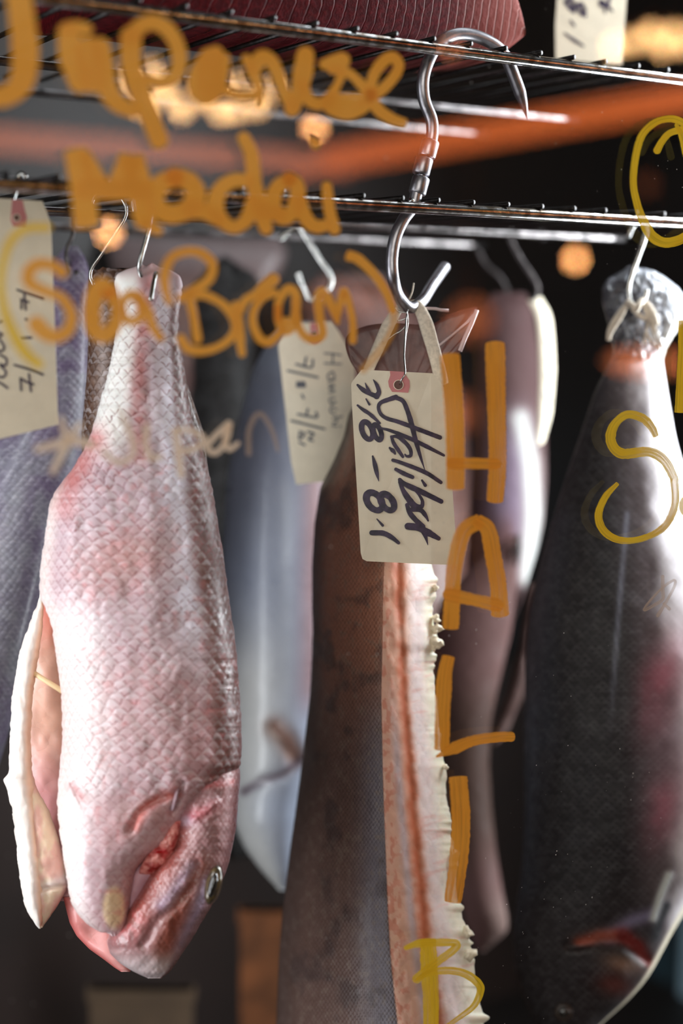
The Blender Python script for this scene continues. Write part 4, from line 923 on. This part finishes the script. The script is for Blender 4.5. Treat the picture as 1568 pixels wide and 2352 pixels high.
pl3 = lambda u, v: 0.785+0.00008*(u-50)
XL = lambda pts: X(0, 440, 4.056, pts)
ink3 = [(XL(s_), 5.5) for s_ in [[(160, 915), (270, 955), (400, 1000)], [(195, 1005), (265, 1030)], [(225, 960), (240, 1100)], [(200, 1020), (200, 1090)], [(210, 1360), (290, 1362)], [(135, 1615), (270, 1655), (400, 1705)],
   [(190, 1740), (250, 1775), (310, 1795)], [(270, 1700), (288, 1860)], [(190, 1750), (198, 1850)]]]
ink3 += [(XL(s_), 5.5) for s_ in [[(-20, 1220), (10, 1210)], [(-20, 1310), (20, 1330), (-10, 1360)], [(0, 1380), (40, 1450), (10, 1490), (-20, 1480)], [(0, 1520), (60, 1560), (50, 1620), (0, 1610), (55, 1680), (30, 1730), (-20, 1720)], [(-20, 1770), (30, 1800), (70, 1830)]]]
ink3.append((XL([(240, 1188), (245, 1192)]), 6))
price_tag('blurred paper tag with handwritten dates at the left edge', [(-90, 448), (0, 456), (97, 462), (106, 485), (117, 515), (120, 600), (126, 760), (130, 880), (133, 975), (0, 1008), (-90, 1030)], pl3, .785, ink3,
  patch=[(28, 458), (26, 480), (24, 505), (30, 520), (58, 520), (62, 500), (56, 480), (52, 460)], hole=(38, 500, 8))
# side-on tag
def sidetag():
    t = thing('paper_tag', 'narrow cream tag seen side-on, hanging right of the orange letter H', 'tag', P(1230, 690, 1.17), 'manila price tags')
    c = catmull(np.array([(1212, 690, 1.175), (1232, 740, 1.17), (1238, 850, 1.17), (1236, 950, 1.17), (1232, 1024, 1.175)], float), 6)
    n = len(c); wd = np.interp(np.linspace(0, 1, n), [0, .15, .5, .8, 1], [30, 34, 36, 30, 16])
    A = P(c[:, 0], c[:, 1], c[:, 2]); B = P(c[:, 0]+wd, c[:, 1]-8, c[:, 2]+0.018)
    nn = fw*0.0006
    V = np.vstack([A, B, A+nn, B+nn]); Fc = []
    for i in range(n-1):
        Fc += [(i, i+1, n+i+1, n+i), (2*n+i, 3*n+i, 3*n+i+1, 2*n+i+1), (i, 2*n+i, 2*n+i+1, i+1), (n+i, n+i+1, 3*n+i+1, 3*n+i)]
    mesh('card', V, Fc, M_tagp, t)
    def pl(u, v, i): 
        cu = np.interp(v, c[:, 1], c[:, 0]); w_2 = np.interp(v, c[:, 1], wd); dd = np.interp(v, c[:, 1], c[:, 2])
        return P(u, v, dd+0.018*(u-cu)/w_2-0.001)
    strokes_on('ink_writing', [([(1252, 780), (1262, 800)], 5), ([(1256, 825), (1266, 835)], 5), ([(1254, 860), (1264, 880)], 6), ([(1250, 905), (1262, 925)], 5)], pl, M_inkf, t)
sidetag()
XR = lambda pts: X(1200, 0, 4.26, pts)
pl4 = lambda u, v: 1.06+0*u
price_tag('pale tag with a bold handwritten 8 standing behind the top rack, upper right', [(1282, -160), (1440, -160), (1441, -60), (1438, 0), (1432, 90), (1428, 148), (1276, 136), (1275, 60), (1279, 0)], pl4, 1.06,
  [(XR(ell(470, 40, 28, 60, -25)), 9), (XR(ell(575, 85, 26, 55, -25)), 9), (XR([(420, 20), (500, 110)]), 10), (XR([(570, 130), (610, 150)]), 9), (XR([(470, 205), (505, 250)]), 5.5), (XR([(410, 325), (500, 390), (595, 450)]), [4, 8, 5]),
   (XR([(770, 20), (830, 60), (880, 110)]), [14, 10, 4]), (XR([(760, 50), (830, 45), (850, -30)]), 8), (XR([(800, 60), (805, 130)]), [8, 3])])

# ------------------------------------------------------------------ boxes low at the back
def low_box(name, label, cat, u0_, u1_, vtop, d, mat, hgt=0.3, dep=0.2, lid=False):
    a = P(u0_, vtop, d); b = P(u1_, vtop, d); c = (a+b)/2; wd = np.linalg.norm(b-a)/2
    ax = (b-a)/np.linalg.norm(b-a); ax[2] = 0; ax /= np.linalg.norm(ax); ay = np.array([-ax[1], ax[0], 0])
    t = thing(name, label, cat, c-Z*hgt+ay*dep/2)
    g = box_geo(c-Z*hgt/2+ay*dep/2, (ax, ay, Z), (wd, dep/2, hgt/2)); mesh('panel', g[0], g[1], mat, t, smooth=False)
    g = box_geo(c-Z*0.006+ay*dep/2, (ax, ay, Z), (wd+0.003, dep/2+0.001, 0.006)); mesh('rim', g[0], g[1], mat, t, smooth=False)
    return t
low_box('cardboard_box', 'blurred kraft box low at the back, below the pink bream', 'box', 205, 440, 2275, 1.42, M_box, 0.3, 0.012)
low_box('wooden_crate', 'blurred brown wooden crate low at the back, left of the halibut', 'crate', 552, 720, 2095, 1.46, M_board, 0.3, 0.012)

# ------------------------------------------------------------------ writing painted on the pane
A = lambda p: X(0, 0, 3.92, p); B = lambda p: X(380, 80, 5.227, p); C = lambda p: X(640, 80, 4.9, p); D = lambda p: X(130, 290, 4.48, p)
E = lambda p: X(450, 290, 4.48, p); F_c = lambda p: X(0, 500, 3.92, p); G_c = lambda p: X(350, 550, 5.227, p); H = lambda p: X(600, 550, 4.48, p)
I = lambda p: X(60, 900, 2.613, p); J = lambda p: X(1400, 240, 6.536, p); K = lambda p: X(780, 800, 3.409, p); L = lambda p: X(800, 1250, 3.484, p)
Mc = lambda p: X(500, 1500, 2.24, p); Nc = lambda p: X(900, 2100, 5.6, p); O = lambda p: X(1000, 500, 2.761, p); Q = lambda p: X(1100, 1100, 3.35, p)
def painted(label, strokes, mat):
    o = strokes_on('painted_word', strokes, lambda u, v, i: Pw(u, v, -0.0064-0.00004*(i % 9)), mat, window); o['label'] = label; return o
def w(s, *v): return [a/s for a in v]
painted('thick amber curved stroke at the upper left corner', [(A([(130, -260), (165, -60), (195, 150), (225, 400), (225, 600), (180, 760), (60, 860), (-140, 880)]), w(3.92, 230, 230, 235, 245, 245, 230, 190, 180))], M_pO)
painted('amber painted word Japanese', [
 (A([(600, 260), (700, 250), (780, 265)]), w(3.92, 120, 125, 110)), (A([(615, 290), (650, 520), (730, 720)]), w(3.92, 190, 240, 240)), (A([(800, 450), (830, 640), (840, 720)]), w(3.92, 240, 260, 240)),
 (A([(900, 430), (930, 620), (960, 780), (1050, 920), (1190, 1000)]), w(3.92, 190, 200, 190, 170, 130)),
 (A([(1180, 330), (1180, 560), (1240, 780), (1330, 1000), (1430, 1260)]), w(3.92, 190, 190, 190, 180, 170)),
 (A([(1180, 330), (1280, 225), (1400, 205), (1520, 280), (1600, 430), (1610, 600), (1550, 700), (1440, 740), (1330, 720)]), w(3.92, 150, 140, 140, 140, 140, 140, 130, 110, 100)),
 (B([(600, 230), (470, 330), (380, 520), (400, 680), (500, 740), (600, 640), (660, 420), (690, 300)]), w(5.227, 200, 210, 220, 220, 220, 220, 210, 180)), (B([(540, 300), (520, 640)]), w(5.227, 300, 320)),
 (B([(640, 620), (760, 690), (920, 730), (1090, 720)]), w(5.227, 130, 110, 105, 105)),
 (B([(970, 290), (1050, 450), (1120, 650), (1130, 830)]), w(5.227, 120, 150, 120, 80)), (B([(1070, 380), (1160, 270), (1270, 320), (1350, 480), (1420, 680), (1520, 850)]), w(5.227, 200, 180, 160, 150, 150, 170)),
 (C([(150, 830), (230, 620), (280, 380), (300, 230)]), w(4.9, 180, 170, 230, 200)), (C([(270, 560), (330, 720), (440, 780), (560, 720), (650, 580), (710, 440)]), w(4.9, 130, 140, 140, 130, 100, 100)),
 (C([(520, 330), (620, 320), (710, 290)]), w(4.9, 130, 200, 190)), (C([(600, 390), (780, 430), (900, 530), (1000, 660), (960, 800), (800, 880), (640, 860), (540, 790)]), w(4.9, 110, 110, 110, 130, 150, 150, 140, 130)), (C([(560, 730), (950, 730)]), w(4.9, 150, 150)),
 (C([(960, 700), (1130, 640), (1290, 480), (1350, 340), (1270, 250), (1150, 330), (1060, 480), (1040, 660), (1110, 830), (1260, 940), (1420, 1000)]), w(4.9, 140, 130, 120, 120, 130, 130, 120, 130, 140, 130, 110), 0.3)], M_pO)
painted('amber painted word Madai', [
 (D([(200, 250), (260, 600), (310, 1020)]), w(4.48, 250, 250, 260), 0.25), (D([(310, 330), (420, 560), (520, 660)]), w(4.48, 150, 190, 200)), (D([(755, 320), (700, 500), (600, 680)]), w(4.48, 250, 260, 240), 0.3), (D([(780, 330), (860, 650), (890, 900), (920, 1010)]), w(4.48, 250, 250, 240, 200), 0.3), (D([(920, 1010), (1040, 1070)]), w(4.48, 120, 110)),
 (D([(300, 640), (850, 660)]), w(4.48, 220, 220)),
 (D([(1210, 530), (1060, 600), (1010, 760), (1090, 880), (1230, 900), (1380, 830), (1430, 680), (1350, 560), (1210, 520)]), w(4.48, 200, 200, 200, 200, 200, 210, 210, 200, 200)),
 (E([(-40, 850), (80, 880), (230, 960)]), w(4.48, 220, 150, 140)), (E([(520, 560), (380, 560), (240, 660), (200, 830), (280, 980), (400, 1040), (520, 960), (590, 800)]), w(4.48, 140, 150, 160, 190, 150, 130, 150, 170)),
 (E([(490, 120), (570, 300), (600, 600), (660, 850), (720, 1050)]), w(4.48, 130, 150, 160, 180, 140)),
 (E([(960, 540), (830, 640), (790, 800), (850, 920), (950, 930), (1030, 800), (1040, 620), (960, 540)]), w(4.48, 150, 150, 170, 160, 150, 170, 160, 150)), (E([(700, 880), (860, 900)]), w(4.48, 150, 150)),
 (E([(1070, 780), (1120, 930), (1220, 1030), (1340, 1020)]), w(4.48, 150, 150, 140, 120)), (E([(1345, 620), (1370, 850), (1425, 1060)]), w(4.48, 110, 120, 120)), (E([(1190, 130), (1230, 180)]), w(4.48, 60, 110))], M_pO)
painted('yellow painted bracket opening the words Sea Bream', [(F_c([(430, 88), (250, 95), (120, 180), (40, 350), (5, 600), (45, 850), (140, 1080), (240, 1230), (350, 1320)]), w(3.92, 70, 80, 85, 80, 75, 85, 100, 110, 90))], M_pY)
painted('amber painted words Sea Bream with closing bracket', [
 (F_c([(560, 490), (470, 430), (340, 420), (260, 490), (270, 590), (400, 660), (550, 720), (640, 860), (620, 1000), (520, 1070), (410, 1040), (330, 960)]), w(3.92, 110, 100, 110, 120, 100, 90, 95, 100, 110, 120, 140, 150)),
 (F_c([(990, 660), (900, 620), (830, 780), (840, 980), (930, 1060), (1030, 980), (1060, 820), (1000, 690)]), w(3.92, 150, 170, 160, 160, 140, 130, 120, 130)),
 (F_c([(1270, 760), (1180, 690), (1100, 770), (1120, 900), (1200, 930), (1280, 870), (1260, 750)]), w(3.92, 95, 95, 90, 90, 90, 90, 90)), (F_c([(1240, 700), (1330, 850), (1380, 990), (1440, 1080)]), w(3.92, 90, 95, 85, 80)),
 (G_c([(200, 750), (155, 600), (150, 400), (230, 220), (400, 145), (570, 160), (700, 260), (720, 380), (650, 510), (480, 620), (340, 700)]), w(5.227, 90, 120, 120, 110, 110, 110, 120, 120, 120, 120, 110)),
 (G_c([(440, 680), (490, 900), (540, 1200)]), w(5.227, 110, 105, 110)), (G_c([(440, 660), (620, 665), (820, 760), (950, 900), (1000, 1050), (940, 1180), (790, 1290), (600, 1340), (430, 1310), (340, 1190)]), w(5.227, 130, 110, 100, 110, 110, 100, 95, 100, 120, 110)),
 (G_c([(1000, 800), (1030, 1000), (1055, 1230), (1075, 1370)]), w(5.227, 120, 120, 120, 90)), (G_c([(1040, 860), (1110, 740), (1250, 650), (1380, 540), (1450, 480)]), w(5.227, 120, 110, 110, 150, 150)),
 (G_c([(1460, 640), (1320, 700), (1220, 850), (1210, 1020), (1290, 1190), (1400, 1230), (1520, 1130), (1600, 980)]), w(5.227, 100, 100, 100, 105, 105, 110, 100, 100)),
 (H([(170, 820), (180, 640), (270, 510), (350, 560), (355, 720), (320, 900), (240, 950), (180, 850), (170, 700)]), w(4.48, 80, 85, 90, 100, 95, 100, 80, 80, 80)),
 (H([(350, 640), (370, 850), (430, 980), (540, 1030), (630, 970), (600, 800), (590, 620), (630, 540), (720, 680), (785, 850)]), w(4.48, 90, 90, 90, 90, 90, 90, 100, 100, 90, 50)), (H([(780, 800), (820, 620), (850, 530), (900, 660), (940, 850), (940, 1040)]), w(4.48, 60, 80, 80, 75, 75, 80)),
 (H([(890, 165), (1000, 205), (1170, 370), (1290, 560), (1360, 750)]), w(4.48, 110, 100, 95, 85, 75), 0.4)], M_pO)
painted('faint thinned end of the closing amber bracket', [(H([(1365, 760), (1360, 900), (1240, 1120), (1050, 1340)]), w(4.48, 80, 90, 90, 90))], M_pF)
painted('pale painted star and word Japan', [
 (I([(70, 345), (240, 300)]), w(2.613, 45, 60)), (I([(210, 160), (245, 300)]), w(2.613, 30, 50)), (I([(325, 195), (250, 300), (200, 400), (160, 480)]), w(2.613, 35, 60, 50, 40)), (I([(250, 290), (330, 300), (400, 320)]), w(2.613, 60, 60, 45)),
 (I([(565, 110), (600, 200), (645, 320), (620, 400), (540, 420), (470, 360)]), w(2.613, 26, 36, 40, 40, 40, 36)), (I([(725, 210), (715, 310), (750, 395), (810, 385)]), w(2.613, 40, 40, 42, 30)),
 (I([(895, 235), (910, 350), (930, 500)]), w(2.613, 48, 46, 42)), (I([(895, 230), (990, 232), (1070, 290), (1000, 345), (920, 355)]), w(2.613, 36, 34, 36, 36, 36)), (I([(1215, 195), (1130, 270), (1085, 335), (1140, 365), (1200, 290), (1215, 200), (1195, 300), (1220, 345), (1270, 310)]), w(2.613, 46, 36, 34, 34, 34, 40, 40, 34, 28))], M_pW)
painted('faint pale letter n after Japan', [(I([(1335, 370), (1340, 220), (1400, 130), (1470, 220), (1510, 350)]), w(2.613, 34, 32, 30, 28, 20))], M_pw)
painted('large amber letters H and A', [
 (K([(862, 60), (895, 500), (905, 800), (905, 1090)]), w(3.409, 155, 150, 145, 145), 0.3), (K([(1215, -30), (1228, 500), (1235, 900), (1215, 1190)]), w(3.409, 160, 145, 140, 135), 0.35), (K([(880, 900), (1220, 905)]), w(3.409, 88, 88)),
 (K([(1100, 1350), (970, 1440), (900, 1700), (880, 1950), (868, 2190)]), w(3.409, 120, 125, 120, 125, 130), 0.2), (K([(1080, 1350), (1160, 1420), (1200, 1620), (1240, 1850), (1255, 2080)]), w(3.409, 110, 130, 130, 130, 140), 0.4), (K([(860, 1930), (1050, 1970), (1230, 2010)]), w(3.409, 110, 92, 110))], M_pH)
painted('amber letters L and I running down beside the cut flesh', [
 (L([(800, 900), (770, 1050), (755, 1300), (748, 1640)]), w(3.484, 100, 130, 120, 122), 0.2), (L([(705, 1700), (830, 1640), (1000, 1572), (1180, 1545), (1310, 1540)]), w(3.484, 20, 100, 84, 84, 78), 0.6),
 (Mc([(1236, 640), (1250, 850), (1240, 1050), (1208, 1280)]), w(2.24, 96, 98, 96, 88), 0.15)], M_pH)
painted('amber letter B at the bottom', [
 (Nc([(465, 330), (475, 700), (500, 1100), (500, 1600)]), w(5.6, 210, 215, 200, 200), 0.2), (Nc([(180, 430), (350, 375), (600, 362), (820, 372), (800, 450), (600, 600), (420, 740), (320, 830)]), w(5.6, 60, 110, 105, 100, 105, 100, 110, 120)),
 (Nc([(330, 830), (500, 745), (750, 725), (950, 770), (1110, 890), (1135, 1000), (1050, 1180), (860, 1330), (650, 1480)]), w(5.6, 60, 95, 100, 105, 110, 90, 75, 60, 55))], M_pY)
painted('yellow painted letter C or O at the right edge', [
 (J([(1190, 340), (1050, 250), (900, 215), (700, 260), (520, 410), (430, 600), (370, 900), (355, 1200), (400, 1450), (480, 1700), (620, 1960), (800, 2070), (1000, 2050), (1150, 1970), (1300, 1850)]), w(6.536, 110, 110, 100, 110, 115, 110, 110, 105, 110, 120, 150, 160, 150, 140, 130)),
 (J([(710, 690), (780, 560), (900, 430), (1100, 370)]), w(6.536, 110, 100, 100, 110)), (J([(1000, 310), (1080, 480), (1150, 760)]), w(6.536, 60, 100, 110))], M_pY)
s1 = O([(1395, 1385), (1370, 1330), (1310, 1270), (1210, 1250), (1130, 1320), (1112, 1420), (1180, 1495), (1350, 1485), (1450, 1540), (1510, 1650)])+Q([(1500, 0), (1505, 200), (1420, 370), (1250, 460), (1080, 470), (960, 400), (918, 280), (970, 140), (1065, 35)])
painted('yellow painted letter S over the sea bass', [(s1, [14, 20, 19, 19, 23, 24, 23, 22, 22, 20, 18, 17, 17, 16, 14, 15, 17, 18, 17, 15, 9], 0.3)], M_pY)
painted('yellow vertical stroke cut by the right edge', [(O([(1568, 655), (1562, 900), (1545, 1235)]), w(2.761, 56, 56, 60), 0.1), (Q([(1600, 130), (1560, 180), (1562, 240), (1600, 290)]), w(3.35, 40, 40, 40, 40))], M_pY)
painted('small pale scribble on the sea bass flank', [(Q([(1412, 750), (1412, 850), (1410, 925), (1340, 975), (1268, 1008), (1330, 920), (1420, 830), (1500, 780), (1500, 830), (1430, 960), (1375, 1050)]), w(3.35, 26, 28, 26, 22, 20, 18, 20, 22, 22, 24, 30)), (Q([(1420, 960), (1462, 1000)]), w(3.35, 20, 28))], M_pw)

# ------------------------------------------------------------------ the dining room mirrored in the pane
M_bulb = emit('warm_bulb', (1.0, 0.44, 0.15), 75)
M_bulb2 = emit('hot_bulb', (1.0, 0.55, 0.22), 42)
M_brass = simple('brass_fitting', (0.6, 0.45, 0.25), 0.3, 1.0)
def bulb(u, v, Ld, r, label, mat=M_bulb):
    c = RP(u, v, Ld)
    t = thing('pendant_lamp', label, 'lamp', c+Z*(r+0.05), 'glowing pendant lamps of the dining room')
    V_, F_ = ellipsoid(c, (np.array([1., 0, 0]), np.array([0, 1., 0]), Z), (r, r, r*1.15), 20, 12); mesh('bulb', V_, F_, mat, t)
    g = join(tube_geo(np.array([c+Z*r*1.05, c+Z*(r+0.05)]), 0.012, 10), tube_geo(np.array([c+Z*(r+0.05), c+Z*(r+1.0)]), 0.002, 6)); mesh('cord', g[0], g[1], M_brass, t)
LB = [(1318, 597, 3.6, .018), (720, 292, 3.4, .018), (248, 535, 3.2, .018)]
for i, (u, v, l, r) in enumerate(LB): bulb(u, v, l, r, ['glowing bulb mirrored as an orange disc right of the dark hook', 'glowing bulb mirrored as a disc above the word Madai', 'glowing bulb mirrored as a disc under the letter M'][i])
rg = np.random.RandomState(11)
for i, (u, v, l, r) in enumerate([(285, 195, 3.0, .024), (330, 240, 3.1, .024), (372, 200, 3.2, .024), (415, 245, 3.3, .024), (462, 215, 3.4, .024), (505, 250, 3.5, .024), (545, 195, 3.6, .024), (588, 240, 3.7, .024), (622, 205, 3.8, .024), (350, 165, 3.9, .02), (540, 255, 4.0, .02)]):
    bulb(u, v, l, r, 'one of a cluster of glowing globes mirrored behind the word Japanese', M_bulb2)
for i, (u, v, l, r) in enumerate([(1405, 108, 3.2, .018), (1450, 96, 3.35, .018), (1492, 78, 3.5, .02), (1518, 108, 3.65, .02), (1545, 78, 3.8, .02), (1572, 105, 3.95, .02)]):
    bulb(u, v, l, r, 'one of a row of glowing globes mirrored at the upper right corner', M_bulb2)
bulb(1032, 110, 3.6, .012, 'small dim bulb mirrored over the top of the big meat hook', emit('dim_bulb', (1.0, 0.30, 0.10), 22))
def mirror_glow(u, v, Ld, wpx, hpx, strength, label):  # unseen glowing ellipsoids, added to make warm patches in the pane
    c = RP(u, v, Ld); k_ = (0.9+Ld)/F
    t = thing('added_glow', label, 'lamp', c+Z*hpx*k_/2, 'added warm glows mirrored in the pane')
    V_, F_ = ellipsoid(c, (np.array([1., 0, 0]), np.array([0, 1., 0]), Z), (wpx*k_/2, wpx*k_/2, hpx*k_/2), 24, 12)
    mesh('glow_body', V_, F_, emit('warm_glow', (1.0, 0.26, 0.09), strength), t)
    g = tube_geo(np.array([c+Z*hpx*k_/2*0.98, c+Z*(hpx*k_/2+0.8)]), 0.003, 8); mesh('cord', g[0], g[1], M_brass, t)
mirror_glow(1482, 832, 3.4, 175, 48, 7.5, 'added warm glow mirrored across the sea bass tail')
mirror_glow(1078, 735, 3.9, 95, 90, 3.6, 'added dim warm glow mirrored right of the halibut tail fin')
mirror_glow(1056, 950, 3.6, 80, 80, 3.0, 'added dim warm glow mirrored between the legs of the letter H')
mirror_glow(1482, 425, 4.2, 30, 30, 1.4, 'added faint warm glow mirrored inside the yellow letter at the right edge')
mirror_glow(800, 690, 4.0, 200, 60, 1.9, 'added wide faint warm glow mirrored under the closing bracket')
def strip(name, label, pa_, pb_, th_u, mat, Ld):
    a = RP(pa_[0], pa_[1], Ld); b = RP(pb_[0], pb_[1], Ld); ax = (b-a)/np.linalg.norm(b-a); ay = np.cross(ax, Z); ay /= np.linalg.norm(ay); az = np.cross(ay, ax)
    g = box_geo((a+b)/2, (ax, ay, az), (np.linalg.norm(b-a)/2, 0.02, th_u*(0.9+Ld)/F/2)); o = mesh(name, g[0], g[1], mat, smooth=False); tag(o, label, 'light'); return o
strip('cove_light', 'long warm strip light mirrored as an orange band rising to the right', (660, 385), (1900, 170), 56, emit('copper_glow', (1.0, 0.20, 0.045), 6.5), 3.0)
strip('cove_light', 'long warm strip light mirrored as a dull orange band at the upper left', (-300, 300), (800, 380), 46, emit('copper_glow_dim', (1.0, 0.27, 0.12), 4.5), 3.0)
